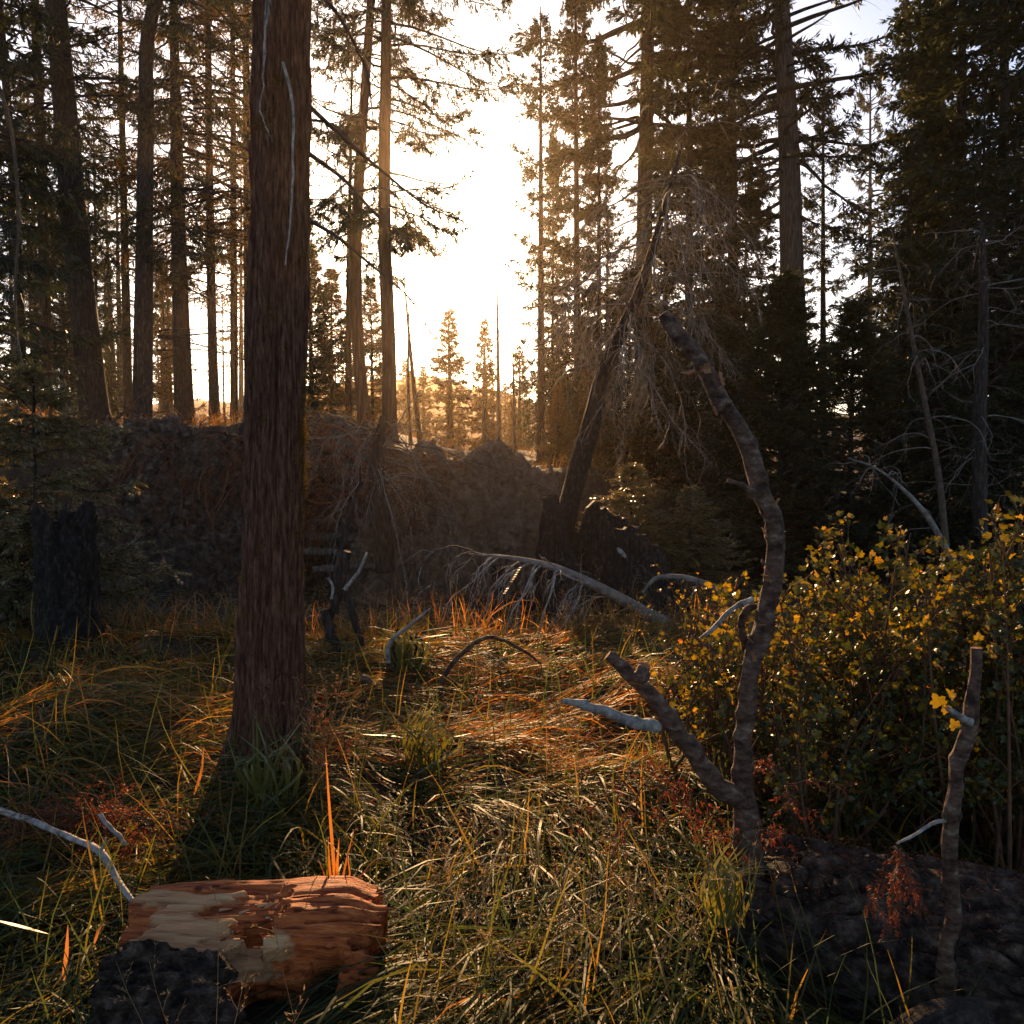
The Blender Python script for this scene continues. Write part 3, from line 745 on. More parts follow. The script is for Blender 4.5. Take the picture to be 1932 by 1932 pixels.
for i, (x0, y0, x1, y1, d, w, lb) in enumerate([(200, 822, 480, 826, 13.6, 24, 'dark log lying along the top of the left bank'),
        (560, 985, 740, 992, 12.0, 10, 'topmost grey log of the pile between the big cedar and the mound'),
        (575, 1012, 745, 1022, 11.6, 15, 'second grey log of the pile right of the big cedar'),
        (565, 1040, 735, 1052, 11.2, 15, 'third grey log of the pile right of the big cedar'),
        (590, 1075, 730, 1068, 10.8, 12, 'lowest grey log of the pile right of the big cedar'),
        (575, 905, 690, 915, 12.1, 12, 'dark log leaning across the rusty roots')]):
    a, b = at(x0, y0, d), at(x1, y1, d + .25)
    log('fallen_log', lb, [a, (a + b) / 2 + np.array([0, 0, .02]), b], [w / 2 * d / F] * 3, 'bark' if i in (0, 5) else 'palebark', seed=i, rings=40, sides=16)

# ------------------------------------------------------------------ the big cedar in front
base = gp(510, 3.8, -.1)
P = [base] + [at(px, py, 3.8) for px, py in [(511, 1330), (515, 1000), (525, 500), (533, 0)]]
dirn = norm(P[-1] - P[-2]); P.append(P[-1] + dirn * 9)
cedar = thing('cedar_tree', 'big reddish cedar trunk standing in the grass, nearest to the viewer', 'tree', base)
g = G()
barky(g, P, [.148, .134, .127, .119, .114, .03], 620, 240, .085, 19, 1.3, 4, lump=.06, flare=.6, crack=900, crackd=.12, crackst=9)
part('trunk', g, M['cedar'], cedar)
# long lifting bark strips
rng = np.random.RandomState(5)
ax = resample(np.array(P), 400)
for k in range(46):
    i = rng.randint(4, 190); a = rng.uniform(-np.pi, 0) if k % 4 else rng.uniform(0, np.pi)
    n = rng.randint(12, 34)
    c = ax[i:i + n]
    m = len(c)
    if m < 8: continue
    ln = np.linspace(0, 1, m)
    rr = np.interp(c[:, 2], [0, 3.7, 12], [.137, .117, .04]) * 1.03 + .012 * np.sin(ln * np.pi) ** 2 * rng.uniform(0, 1) + .010 * ln ** 4 * rng.rand()
    aa = a + .05 * np.sin(ln * 3 + k)
    wd = rng.uniform(.05, .14) * np.sin(np.clip(ln * .9 + .08, 0, 1) * np.pi) ** .5
    e = np.stack([np.stack([np.cos(aa + s * wd), np.sin(aa + s * wd), 0 * aa], -1) * (rr * (1 if abs(s) < .5 else .985))[:, None] + c for s in (-1, 0, 1)], 1)
    g = G(); ii = np.arange(m * 3).reshape(m, 3)
    g.add(e, np.stack([ii[:-1, :-1], ii[:-1, 1:], ii[1:, 1:], ii[1:, :-1]], -1))
    part('bark_strip', g, M['cedar'], cedar)
# dead twigs hanging in front of the trunk, and long boughs to the right
for pts, w in (([(533, 120), (548, 168), (553, 300), (546, 430), (537, 500)], 6), ([(503, -20), (499, 90), (497, 150), (490, 205)], 4), ([(512, -10), (500, 60), (498, 110)], 5),
               ([(490, 205), (500, 235), (516, 268)], 3)):
    pp = resample(np.array([at(a, b, 3.6) for a, b in pts]), 16)
    pp = pp + np.random.RandomState(len(pts)).normal(0, .002, pp.shape)
    g = G(); tubes(g, pp, np.linspace(1, .5, 16) * w / 2 * 3.6 / F, 6); part('twig', g, M['bleached'], cedar)
for k, (pts, w) in enumerate((([(578, 196), (650, 262), (720, 322), (800, 385), (895, 426)], 9), ([(576, 285), (650, 340), (720, 415), (790, 462)], 9),
                              ([(580, -30), (632, 20), (690, 130), (700, 190), (704, 230)], 9), ([(574, 410), (640, 450), (700, 500), (770, 560), (815, 630)], 8), ([(575, 225), (620, 232), (655, 250)], 6))):
    pp = resample(np.array([at(a, b, 3.8 + .25 * j) for j, (a, b) in enumerate(pts)]), 22)
    r = np.random.RandomState(k)
    g = G(); tubes(g, pp, np.linspace(1, .25, 22) * w / 2 * 4.0 / F, 7)
    pt, dd, uu, bb = kids(r, pp[None], 12, .2, 1, .8)
    Q = grow(r, pt, dd + np.array([0, 0, -.4]), r.uniform(.1, .4, len(pt)), 6, .5, .3)
    tubes(g, Q, .0035 * np.linspace(1, .4, 6)[None] * np.ones((len(pt), 1)), 4)
    part('branch', g, M['browntwig'], cedar)
# yellow lichen tufts
g = G()
for k in range(75):
    edge = rng.rand() < .6
    a = rng.normal(-.1, .18) if edge else rng.uniform(-2.9, -.25)
    z = rng.uniform(.7, 3.6) if not edge else rng.uniform(.3, 1.9) if rng.rand() < .35 else rng.normal(1.55, .14)
    i = np.argmin(np.abs(ax[:, 2] - z)); r = np.interp(z, [0, 3.7], [.137, .117])
    c = ax[i] + r * 1.02 * np.array([np.cos(a), np.sin(a), 0])
    n = rng.randint(25, 90); out = np.array([np.cos(a), np.sin(a), .1])
    C = c + rng.normal(0, 1, (n, 3)) * np.array([.012, .012, .022]) * rng.uniform(.5, 1.3)
    leaves(g, C, out + rng.normal(0, .7, (n, 3)), rng.normal(0, 1, (n, 3)), rng.uniform(.008, .022, n), rng.uniform(.003, .006, n))
part('moss', g, M['moss'], cedar, kind='stuff', label='yellow lichen tufts')
me, ch = CR['airy']
c = bpy.data.objects.new('crown', me); COL.objects.link(c); c.parent = cedar; c.scale = (.32, .32, .36); c.location = (.3, 0, 4.4)

# ------------------------------------------------------------------ broken black stump at the left
def jag_stump(name, label, px, d, w, top_py, mat, seed, jag=.12, lean=(0, 0), cat='stump'):
    b = gp(px, d, -.1); zt = at(px, top_py, d)[2]
    g = G(); n, K = 64, 60
    a = np.linspace(0, 2 * np.pi, n, endpoint=False)
    hj = zt - jag * (np.abs(fbm(np.stack([np.cos(a) * 3 + seed, np.sin(a) * 3, a * 0], -1), 3)) * 1.6 + .45 * np.maximum(0, np.cos(a + .5)))
    s = np.linspace(0, 1, K)
    Zv = b[2] + (hj - b[2])[None] * s[:, None]
    A = np.broadcast_to(a[None], Zv.shape)
    rid = 1 - 2 * np.abs(fbm(np.stack([np.cos(A) * 3.3 + seed, np.sin(A) * 3.3, Zv * 2.2], -1), 3))
    r = w / 2 * d / F
    rr = r * (1 + .09 * rid + .07 * fbm(np.stack([np.cos(A) * 9, np.sin(A) * 9, Zv * 14], -1), 2) + .25 * np.exp(-(Zv - b[2]) / .12))
    out = np.stack([b[0] + lean[0] * (Zv - b[2]) + rr * np.cos(A), b[1] + rr * np.sin(A), Zv], -1)
    rings = [out]
    for f, dz in ((.86, .0), (.7, .03), (.4, .12), (.0, .16)):
        t = out[-1].copy(); cx = np.array([b[0] + lean[0] * (zt - b[2]), b[1]])
        t[:, :2] = cx + (t[:, :2] - cx) * f; t[:, 2] -= dz + .05 * np.abs(fbm(t * 14, 2)) * (f > 0)
        rings.append(t[None])
    V = np.concatenate(rings); Kt = len(V)
    k = np.arange(Kt - 1)[:, None] * n; j = np.arange(n)[None]; j2 = (j + 1) % n
    g.add(V, np.stack([k + j, k + j2, k + n + j2, k + n + j], -1))
    return single(name, g, M[mat], label, cat, b)
jag_stump('broken_stump', 'black broken stump with a jagged notched top at the left', 131, 5.8, 104, 945, 'char', 2, .13, (.01, 0))
jag_stump('mossy_stump', 'small dark stump overgrown with grass just right of the crooked dead shrub', 766, 5.3, 62, 1190, 'char', 5, .07)

# ------------------------------------------------------------------ charred stump and leaning burnt tree
def shell_stump():
    d = 8.3; c = gp(1140, d, -.15)
    prof_px = np.array([995, 1018, 1028, 1036, 1048, 1062, 1075, 1100, 1108, 1114, 1120, 1126, 1136, 1150, 1175, 1200, 1235, 1256, 1262, 1290])
    prof_py = np.array([1120, 995, 940, 936, 958, 990, 1005, 1020, 985, 966, 958, 948, 955, 964, 975, 992, 1022, 1045, 1070, 1120])
    n = 220; a = np.linspace(0, 2 * np.pi, n, endpoint=False)
    ex = .70 * (1 + .10 * np.cos(3 * a + 1)); ey = .48
    x = c[0] + ex * np.cos(a); y = d + ey * np.sin(a)
    pxs = CX + x / d * F
    zt = np.array([at(0, v, d)[2] for v in np.interp(pxs, prof_px, prof_py)])
    zt = zt - .10 * (np.sin(a) < 0) * np.abs(np.sin(a)) + .035 * fbm(np.stack([np.cos(a) * 14, np.sin(a) * 14, a * 0], -1), 3)
    zt = zt - .35 * np.clip(-np.sin(a) - .45, 0, 1) * (pxs < 1115) * (pxs > 1040)
    K = 46; s = np.linspace(0, 1, K)
    Zv = c[2] + (zt - c[2])[None] * s[:, None]
    A = np.broadcast_to(a[None], Zv.shape)
    fl = 1 + .25 * np.exp(-(Zv - c[2]) / .25) * (1 + .6 * np.cos(6 * A))
    rid = 1 + .05 * (1 - 2 * np.abs(fbm(np.stack([np.cos(A) * 6, np.sin(A) * 6, Zv * 1.5], -1), 3))) + .02 * fbm(np.stack([np.cos(A) * 12, np.sin(A) * 12, Zv * 9], -1), 2)
    O = np.stack([c[0] + (x - c[0])[None] * fl * rid, d + (y - d)[None] * fl * rid, Zv], -1)
    I = O[::-1].copy(); I[..., 0] = c[0] + (I[..., 0] - c[0]) * .84; I[..., 1] = d + (I[..., 1] - d) * .8
    V = np.concatenate([O, I]); Kt = 2 * K
    g = G(); k = np.arange(Kt - 1)[:, None] * n; j = np.arange(n)[None]; j2 = (j + 1) % n
    g.add(V, np.stack([k + j, k + j2, k + n + j2, k + n + j], -1))
    o = thing('charred_stump', 'big hollow charred stump with jagged black walls in the middle right', 'stump', c)
    part('wall', g, M['char'], o)
    g = G(); q = np.array([at(1165, 1034, 7.72), at(1172, 1042, 7.7), at(1181, 1052, 7.7)])
    tubes(g, resample(q, 6), np.array([.012, .02, .024, .022, .02, .008]), 6, cap=True); part('wood_splinter', g, M['bleached'], o, label='pale splinter')
    return o
shell_stump()
jag_stump('charred_stub', 'slender black stub between the fallen pale branch and the mound', 941, 8.4, 24, 1062, 'char', 9, .1)
jag_stump('charred_stub', 'squat black stub below the middle of the fallen pale branch', 1002, 8.0, 34, 1120, 'char', 12, .1)

def dead_tree(name, label, pts, d, ws, mat, seed, n, lo, hi, lmin, lmax, grav, twig='deadtwig', sub=6, subsub=3, bias=None, ddir=0.0, rr=.011, cat='dead tree', depth=0.0, sublen=.45):
    rng = np.random.RandomState(seed)
    P = np.array([at(px, py, d + depth * i) for i, (px, py) in enumerate(pts)])
    o = thing(name, label, cat, P[0])
    g = G(); barky(g, P, [w / 2 * d / F for w in ws], 110, 22, .05, 6, 1.5, seed, 0, cap=1, lump=.04)
    part('trunk', g, [M[mat], M[mat]], o)
    ax = resample(P, 60)
    t = rng.uniform(lo, hi, n); i = (t * 59).astype(int)
    st = ax[i]
    az = rng.uniform(0, 2 * np.pi, n) if bias is None else bias + rng.normal(0, .8, n)
    dr = np.stack([np.cos(az), np.sin(az) * .9, rng.normal(ddir, .3, n)], -1)
    L = rng.uniform(lmin, lmax, n)
    Q = grow(rng, st, dr, L, 14, grav * rng.uniform(.45, 1.35, n), .5)
    for k in range(n):
        g = G(); tubes(g, Q[k], rr * L[k] / lmax * np.linspace(1.25, .25, 14), 5)
        part('dead_branch', g, M[twig if k % 3 else 'browntwig'], o)
    g = G()
    pt, dd, uu, bb = kids(rng, Q, sub, .15, 1, .9)
    L2 = L[bb] * sublen * rng.uniform(.4, 1.1, len(bb)) * (1.2 - .7 * uu)
    Q2 = grow(rng, pt, dd, L2, 9, grav * .8, .4)
    tubes(g, Q2, rr * .42 * np.linspace(1, .35, 9)[None] * rng.uniform(.6, 1.2, (len(pt), 1)), 4, 0)
    pt, dd, uu, bb = kids(rng, Q2, subsub, .2, 1, .9)
    Q3 = grow(rng, pt, dd, L2[bb] * .45 * rng.uniform(.4, 1.2, len(bb)), 6, grav * .6, .4)
    tubes(g, Q3, rr * .25 * np.linspace(1, .5, 6)[None] * np.ones((len(pt), 1)), 3, 0)
    part('twig', g, M[twig], o, kind='stuff')
    return o
dead_tree('leaning_dead_tree', 'burnt dead tree leaning right with a veil of drooping bare branches', [(1052, 1050), (1072, 960), (1110, 820), (1145, 690), (1203, 558), (1256, 382), (1276, 310), (1290, 262)], 9.0, [44, 41, 36, 28, 19, 11, 7, 3], 'char', 21, 78, .46, .98, .8, 2.4, 1.7, sub=7, subsub=3, rr=.0095)
dead_tree('dead_brush', 'bare dead treetop with an umbrella of grey twigs in front of the sunlit trunks', [(728, 1080), (722, 1000), (712, 900), (716, 830), (722, 785)], 10.6, [34, 34, 28, 22, 10], 'bark', 22, 46, .55, .99, .7, 2.3, 1.6, sub=6, subsub=3, rr=.010, ddir=.1)
dead_tree('dead_brush', 'low rusty tangle of dead twigs sliding down the left flank of the mound', [(800, 900), (790, 950), (770, 1010)], 11.0, [16, 14, 8], 'root', 23, 34, .0, .9, .4, 1.1, 1.4, twig='browntwig', sub=6, subsub=2, rr=.008, ddir=.1)
dead_tree('fallen_sapling', 'long pale fallen branch with hooked twigs lying before the charred stump', [(1310, 1205), (1245, 1172), (1180, 1134), (1110, 1098), (1040, 1069), (960, 1052), (885, 1045)], 7.0, [30, 27, 22, 18, 13, 7, 3], 'deadtwig', 24, 26, .28, .97, .35, .95, 1.9, twig='bleached', sub=5, subsub=2, rr=.010, cat='fallen branch', bias=np.pi, depth=-.05)
for q in dead_later:
    dead_tree(*q, twig='browntwig', sub=6, subsub=2, rr=.006, ddir=.25)
dead_tree('arched_branch', 'short arched grey branch right of the charred stump', [(1395, 1150), (1355, 1114), (1320, 1098), (1275, 1088), (1236, 1092), (1212, 1118)], 7.2, [12, 13, 12, 10, 8, 5], 'deadtwig', 25, 10, .1, .95, .15, .45, 1.2, sub=3, subsub=1, rr=.006, cat='fallen branch')
dead_tree('arched_sapling', 'thin bare dead sapling with ribs of curved grey twigs on the right', [(1785, 1030), (1770, 890), (1746, 765), (1716, 610), (1697, 505), (1682, 430)], 9.6, [12, 11, 9, 7, 4, 2], 'browntwig', 26, 34, .2, .98, .5, 1.15, 1.7, twig='deadtwig', sub=2, subsub=1, rr=.007, ddir=.35)
dead_tree('drooping_branch', 'pale curved dead branch reaching left above the yellow shrub', [(1800, 1060), (1785, 1035), (1750, 975), (1700, 920), (1650, 882), (1600, 864)], 8.4, [13, 12, 10, 7, 4, 2], 'deadtwig', 27, 16, .1, .95, .3, .8, 1.9, twig='deadtwig', sub=2, subsub=1, rr=.006, cat='dead branch')
dead_tree('bare_snag', 'dark bare trunk with fine broken twigs near the right edge', [(1850, 1010), (1848, 800), (1856, 600), (1852, 420)], 10.2, [26, 22, 17, 6], 'bark', 28, 50, .15, .98, .5, 1.3, .5, twig='deadtwig', sub=3, subsub=1, rr=.007)
dead_tree('bent_twig', 'slender dead twig bending across the left edge above the pale sapling', [(-30, 90), (10, 200), (35, 420), (28, 560), (45, 700), (100, 830)], 7.5, [6, 6, 5, 4, 3, 2], 'browntwig', 29, 10, .1, .95, .2, .6, 1.0, sub=2, subsub=1, rr=.004, cat='dead branch')

# ------------------------------------------------------------------ pale sapling fir at the left
CR['sapling'] = (crown_mesh('sapling_crown', 31, 2.3, 0.1, 1.2, 90, 15, 56, .044, .013, .45, prof=.55, bare=.02, needle='firtip', low_el=-.2, top_el=.35, br=.010), 2.3)
tree('fir_sapling', 'young fir with pale layered boughs behind the broken black stump', [(70, 1120), (66, 900), (62, 690)], 6.6, 13, 2.35, 'sapling', .98, .95, seed=60, rot=.5)
tree('fir_sapling', 'second young fir low at the left edge', [(-50, 1150)], 6.9, 12, 1.8, 'sapling', 1.0, 1.0, seed=61, rot=2.5)

# ------------------------------------------------------------------ crooked dead shrub and loose sticks
def limb_thing(name, label, limbs, cat, mats=('limb', 'cut')):
    """limbs: (part name, [(px,py)...], d, [widths px], material)"""
    d0 = limbs[0][2]; p0 = at(*limbs[0][1][0], d0[0] if isinstance(d0, list) else d0); o = thing(name, label, cat, p0)
    for k, (nm, pts, d, ws, mt) in enumerate(limbs):
        dd = d if isinstance(d, (list, tuple)) else [d] * len(pts)
        P = np.array([at(a, b, e) for (a, b), e in zip(pts, dd)]); Wr = np.array([w / 2 * e / F for w, e in zip(ws, dd)])
        nn = 2 * len(pts) + 1
        pr = resample(np.concatenate([P, Wr[:, None]], 1), nn); r = np.random.RandomState(k * 7 + len(label))
        jit = r.normal(0, .15, (nn, 3)) * pr[:, 3:]; jit[0] = jit[-1] = 0
        P = pr[:, :3] + jit; Wr = pr[:, 3] * (.93 + r.uniform(-.06, .12, nn))
        g = G()
        barky(g, P, Wr, max(24, 20 * len(pts)), 32, .055, 8, 6, k + len(label), 0, cap=1, lump=.05, knots=max(1, int(len(pts) * 1.6)))
        part(nm, g, [M[mt], M['cut']], o)
    return o
limb_thing('dead_shrub', 'crooked dark dead shrub with cut stubs right of the big cedar', [
    ('stem', [(690, 1300), (655, 1262), (632, 1215), (616, 1168), (612, 1150)], 5.5, [25.9, 23.0, 20.2, 18.7, 18.7], 'bark'),
    ('stem', [(655, 1262), (678, 1225), (672, 1180), (655, 1130), (648, 1110)], 5.52, [17.3, 15.8, 14.4, 13.0, 10.8], 'bark'),
    ('stem', [(618, 1165), (640, 1120), (650, 1070), (655, 1040)], 5.55, [15.8, 15.8, 17.3, 15.8], 'bark'),
    ('stem', [(625, 1125), (640, 1050), (655, 990), (664, 955)], 5.7, [13.0, 11.5, 10.1, 7.9], 'bark'),
    ('branch', [(650, 1112), (672, 1085), (688, 1055), (692, 1042)], 5.5, [7.9, 7.2, 5.8, 4.3], 'bleached'),
    ('branch', [(625, 1130), (628, 1105), (618, 1090)], 5.5, [5.8, 5.0, 4.3], 'bleached'),
    ('branch', [(664, 955), (676, 930), (680, 880)], 5.7, [6.5, 5.0, 2.2], 'bark')], 'shrub')
limb_thing('broken_limb', 'short thick broken limb lying in the grass below the crooked shrub', [('wood', [(680, 1280), (712, 1305), (735, 1335), (748, 1360)], 4.7, [18, 24, 24, 22], 'limb'), ('stub', [(706, 1290), (710, 1300)], 4.68, [8, 11], 'limb')], 'branch')
limb_thing('arched_stick', 'bent brown stick arching out of the grass in the middle', [('stick', [(828, 1330), (832, 1295), (850, 1255), (880, 1225), (916, 1203), (945, 1207), (985, 1226), (1020, 1252)], [4.7] * 5 + [4.8, 4.9, 5.0], [11, 10, 10, 9, 8, 7, 6, 4], 'limb')], 'stick')
limb_thing('pale_stick', 'pale curved stick beside the small grassy stump', [('stick', [(733, 1250), (731, 1225), (745, 1203), (775, 1178), (812, 1148)], 5.0, [9, 9, 8, 6, 3], 'bleached')], 'stick')
limb_thing('pale_stick', 'pale thin stick slanting from the left edge to the cut log', [('stick', [(-30, 1520), (60, 1548), (130, 1580), (190, 1608), (215, 1650), (252, 1702)], [2.9, 2.8, 2.7, 2.6, 2.55, 2.45], [11, 11, 12, 13, 13, 11], 'bleached'),
    ('twig', [(190, 1606), (198, 1590), (200, 1580)], 2.6, [7, 5, 3], 'bleached')], 'stick')
limb_thing('pale_stick', 'short pale stick above the middle of the long slanting one', [('stick', [(188, 1535), (205, 1558), (222, 1575), (236, 1592)], 2.75, [8, 9, 9, 8], 'bleached')], 'stick')
limb_thing('grey_stick', 'short grey stick lying at the bottom edge in the middle', [('stick', [(1015, 1880), (1050, 1900), (1095, 1918)], [2.0, 1.97, 1.94], [18, 20, 20], 'bleached')], 'stick')

# ------------------------------------------------------------------ fallen charred log at the lower right with its upright limbs
A0, A1 = np.array([.72, 2.42, -.02]), np.array([2.3, 1.62, .0])
g = G()
barky(g, [A0, A0 * .7 + A1 * .3, A0 * .3 + A1 * .7, A1], [.27, .30, .31, .31], 420, 230, .05, 16, 9, 9, 0, cap=1, lump=.09, crack=300, crackd=.10, crackst=4.5)
o = thing('fallen_log', 'large charred log with scaly bark lying across the lower right corner', 'fallen log', A0)
part('trunk', g, [M['charlog'], M['charlog']], o)
rng = np.random.RandomState(77)
axd = norm((A1 - A0)[None])[0]; e1 = norm(np.cross(axd, [0, 0, 1.0])[None])[0]; e2 = np.cross(e1, axd)
if e2[2] < 0: e2 = -e2
if e1[1] > 0: e1 = -e1
for k in range(36):                                   # scales of bark standing proud of the log
    u = rng.uniform(.0, .8); th = rng.uniform(-.25, 2.3)
    c = A0 + (A1 - A0) * u; nrm = np.cos(th) * e1 + np.sin(th) * e2; tan = -np.sin(th) * e1 + np.cos(th) * e2
    n = 9; w, h = rng.uniform(.03, .085), rng.uniform(.014, .035)
    aa = np.linspace(0, 2 * np.pi, n, endpoint=False); ra = 1 + .35 * rng.normal(0, 1, n).clip(-1.5, 1.5)
    rad = .305 + rng.uniform(.0, .014)
    ring = c + np.outer(np.cos(aa) * w * ra, axd) + np.outer(np.sin(aa) * h * ra, tan) + nrm * rad
    lowr = ring - nrm * .03 + (ring - ring.mean(0)) * .2
    top = ring.mean(0) + nrm * .008
    g = G(); j = np.arange(n); j2 = (j + 1) % n
    g.add(np.concatenate([lowr, ring, top[None]]), np.stack([j, j2, n + j2, n + j], -1), np.stack([n + j, n + j2, j * 0 + 2 * n], -1))
    part('bark_scale', g, M['charlog'], o, smooth=False)

g = G(); n = 2600                                      # shed needles caught on the log
uu, th = rng.uniform(0, .8, n), rng.normal(1.35, .45, n)
C = A0 + (A1 - A0) * uu[:, None] + .335 * (np.cos(th)[:, None] * e1 + np.sin(th)[:, None] * e2)
leaves(g, C, rng.normal(0, 1, (n, 3)) * np.array([1, 1, .25]), rng.normal(0, .4, (n, 3)) + np.array([0, 0, 1.0]), rng.uniform(.01, .03, n), rng.uniform(.0015, .004, n))
part('needle_litter', g, M['redfern'], o, kind='stuff')

limb_thing('upright_limb', 'tall forked cut limb rising from the log, bent like a bow to the left', [
    ('trunk', [(1415, 1640), (1405, 1560), (1402, 1470), (1412, 1350), (1425, 1250), (1448, 1150), (1462, 1060), (1452, 960), (1420, 870), (1375, 770), (1330, 695), (1285, 640), (1250, 592)], 2.3, [62, 52, 40, 34, 36, 38, 32, 34, 32, 32, 30, 30, 24], 'limb'),
    ('arm', [(1398, 1510), (1355, 1480), (1300, 1415), (1255, 1350), (1215, 1300), (1180, 1265), (1146, 1236)], 2.28, [40, 38, 38, 36, 30, 24, 18], 'limb'),
    ('arm', [(1240, 1372), (1190, 1360), (1130, 1338), (1085, 1325), (1060, 1322)], [2.27, 2.22, 2.18, 2.15, 2.13], [24, 21, 19, 15, 10], 'bleached'),
    ('stub', [(1200, 1290), (1210, 1268), (1216, 1256)], 2.25, [24, 24, 20], 'limb'),
    ('branch', [(1420, 1130), (1395, 1140), (1365, 1165), (1340, 1190), (1320, 1205)], [2.3, 2.28, 2.25, 2.22, 2.2], [10, 9, 9, 7, 4], 'bleached'),
    ('branch', [(1408, 1230), (1400, 1190), (1410, 1150), (1440, 1140)], 2.34, [16, 15, 14, 8], 'limb'),
    ('stub', [(1440, 930), (1412, 922), (1388, 912), (1372, 906)], [2.3, 2.27, 2.25, 2.24], [26, 18, 11, 8], 'limb'),
    ('stub', [(1350, 775), (1366, 762), (1372, 755)], 2.28, [18, 17, 15], 'limb'),
    ('stub', [(1310, 700), (1298, 705), (1288, 702)], 2.28, [9, 7, 5], 'cut')], 'dead limb')
ob = bpy.data.objects['upright_limb']
lp = resample(np.array([at(a, b, 2.3) for a, b in [(1402, 1470), (1412, 1350), (1425, 1250), (1448, 1150), (1462, 1060), (1452, 960), (1420, 870), (1375, 770), (1330, 695), (1285, 640)]]), 120)
r = np.random.RandomState(4)
for k in range(34):                                    # flaking bark curling off the limb
    c = lp[r.randint(5, 118)]; a = r.choice([np.pi, 0], p=[.75, .25]) + r.normal(0, .5)
    o2 = np.array([np.cos(a), np.sin(a) - .2, .15 * r.normal()]); up = np.array([r.normal(0, .4), r.normal(0, .3), 1.0])
    w, h, q = r.uniform(.006, .016), r.uniform(.006, .02), .0225
    s0 = c + o2 * q
    rows = [s0 - up * h, s0 + o2 * w * .2, s0 + up * h + o2 * w * r.uniform(.3, 1.0)]
    sd2 = np.cross(o2, up); sd2 = sd2 / np.linalg.norm(sd2) * w * .8
    vv = np.array([p + e * sd2 * r.uniform(.6, 1.2) for p in rows for e in (-1, 1)])
    vv = np.concatenate([vv, vv - o2 * .002])
    g = G(); g.add(vv, [[0, 1, 3, 2], [2, 3, 5, 4], [6, 8, 9, 7], [8, 10, 11, 9], [0, 2, 8, 6], [2, 4, 10, 8], [1, 7, 9, 3], [3, 9, 11, 5], [0, 6, 7, 1], [4, 5, 11, 10]])
    part('bark_flake', g, M['cut' if k % 3 else 'limb'], ob, smooth=False)
limb_thing('cut_limb', 'cut upright limb with a short pale side shoot near the right edge', [
    ('trunk', [(1785, 1880), (1788, 1800), (1796, 1700), (1790, 1620), (1795, 1540), (1808, 1440), (1832, 1365), (1838, 1290), (1842, 1222)], 1.92, [38, 32, 30, 28, 28, 28, 30, 24, 22], 'limb'),
    ('side_shoot', [(1830, 1362), (1808, 1350), (1788, 1337)], [1.91, 1.88, 1.86], [16, 13, 10], 'bleached'),
    ('twig', [(1790, 1548), (1765, 1552), (1725, 1575), (1692, 1592)], [1.92, 1.9, 1.88, 1.86], [9, 7, 6, 4], 'bleached')], 'dead limb')
P = [at(1640, 2040, 1.64), at(1740, 1962, 1.68), at(1815, 1926, 1.72), at(1850, 1912, 1.74)]
g = G(); barky(g, P, [.052, .052, .046, .034], 90, 70, .09, 12, 5, 3, 0, cap=1, lump=.10)
single('log_stub', g, [M['bark'], M['bark']], 'rounded bark stub at the very bottom right, in front of the cut limb', 'stump', P[0])

# ------------------------------------------------------------------ split cut log, lower left
B0, B1 = np.array([-1.07, 2.15, -.035]), np.array([-.39, 2.22, -.045])
ua = norm((B1 - B0)[None])[0]; ev = np.array([0, 0, 1.0]); ef = np.cross(ua, ev)
if ef[1] > 0: ef = -ef
R0 = .27; nU, nT = 240, 240
U, TH = np.meshgrid(np.linspace(0, 1, nU), np.linspace(-np.pi, np.pi, nT, endpoint=False), indexing='ij')
tn = np.radians(80)
nz = fbm(np.stack([U * 7, np.cos(TH) * 2.2, np.sin(TH) * 2.2], -1), 3)
tz0 = .10 * fbm(np.stack([U * 0, TH * 8, U * 0 + 8], -1), 4)
h = np.where(U + .06 * nz + .5 * tz0 < .60, .225, .50)
tt = np.tan(np.clip(TH - tn, -1.3, 1.3))
h = h - .018 * (U < .6) * np.floor(np.clip(-tt * 1.6 + .3 * vnoise(np.stack([U * 4, tt * 0, tt * 0], -1)), 0, 3))
cosd = np.cos(TH - tn)
tz = .09 * fbm(np.stack([U * 3, TH * 4, U * 0 + 2], -1), 3) + .05 * fbm(np.stack([U * 3, TH * 16, U * 0 + 8], -1), 3)
f1 = (U + tz > .06) & (U + tz * 1.4 + .10 * (TH - 1.4) < .44) & (TH > .93 + .5 * tz) & (TH < 1.86 + tz)          # upper fresh face
f2 = (U + tz > .36) & (U + tz < .60) & (TH > .62 + tz) & (TH < 1.12 + .8 * tz)                               # lower torn step
fresh_m = f1 | f2
def soft(e, w=.022): return np.clip(.5 + e / w, 0, 1)
tz2 = tz + .02 * fbm(np.stack([U * 9, TH * 26, U * 0 + 5], -1), 3)
fr1 = soft(U + tz2 - .06) * soft(.44 - (U + tz2 * 1.4 + .10 * (TH - 1.4))) * soft(TH - (.93 + .5 * tz2), .05) * soft(1.86 + tz2 - TH, .05)
fr2 = soft(U + tz2 - .36) * soft(.60 - U - tz2) * soft(TH - (.62 + tz2), .05) * soft(1.12 + .8 * tz2 - TH, .05)
fresh_a = np.maximum(fr1, fr2)
h = h + .012 * fr1 - .05 * ((U > .42 + tz) & (U < .6) & (TH < 1.35)) + .004 * fbm(np.stack([U * 2, TH * 22, U * 0], -1), 3)
plane = np.where(cosd > .15, h / np.maximum(cosd, .15), 9)
Rr = R0 * (1 + .02 * nz + .012 * fbm(np.stack([U * 3, np.cos(TH) * 14, np.sin(TH) * 14], -1), 2))
hol = sstep(.42, .54, U + .05 * nz) * (1 - sstep(.86, .90, U + .03 * nz)) * sstep(-1.2, -.7, TH) * (1 - sstep(.75, .95, TH + .12 * nz))
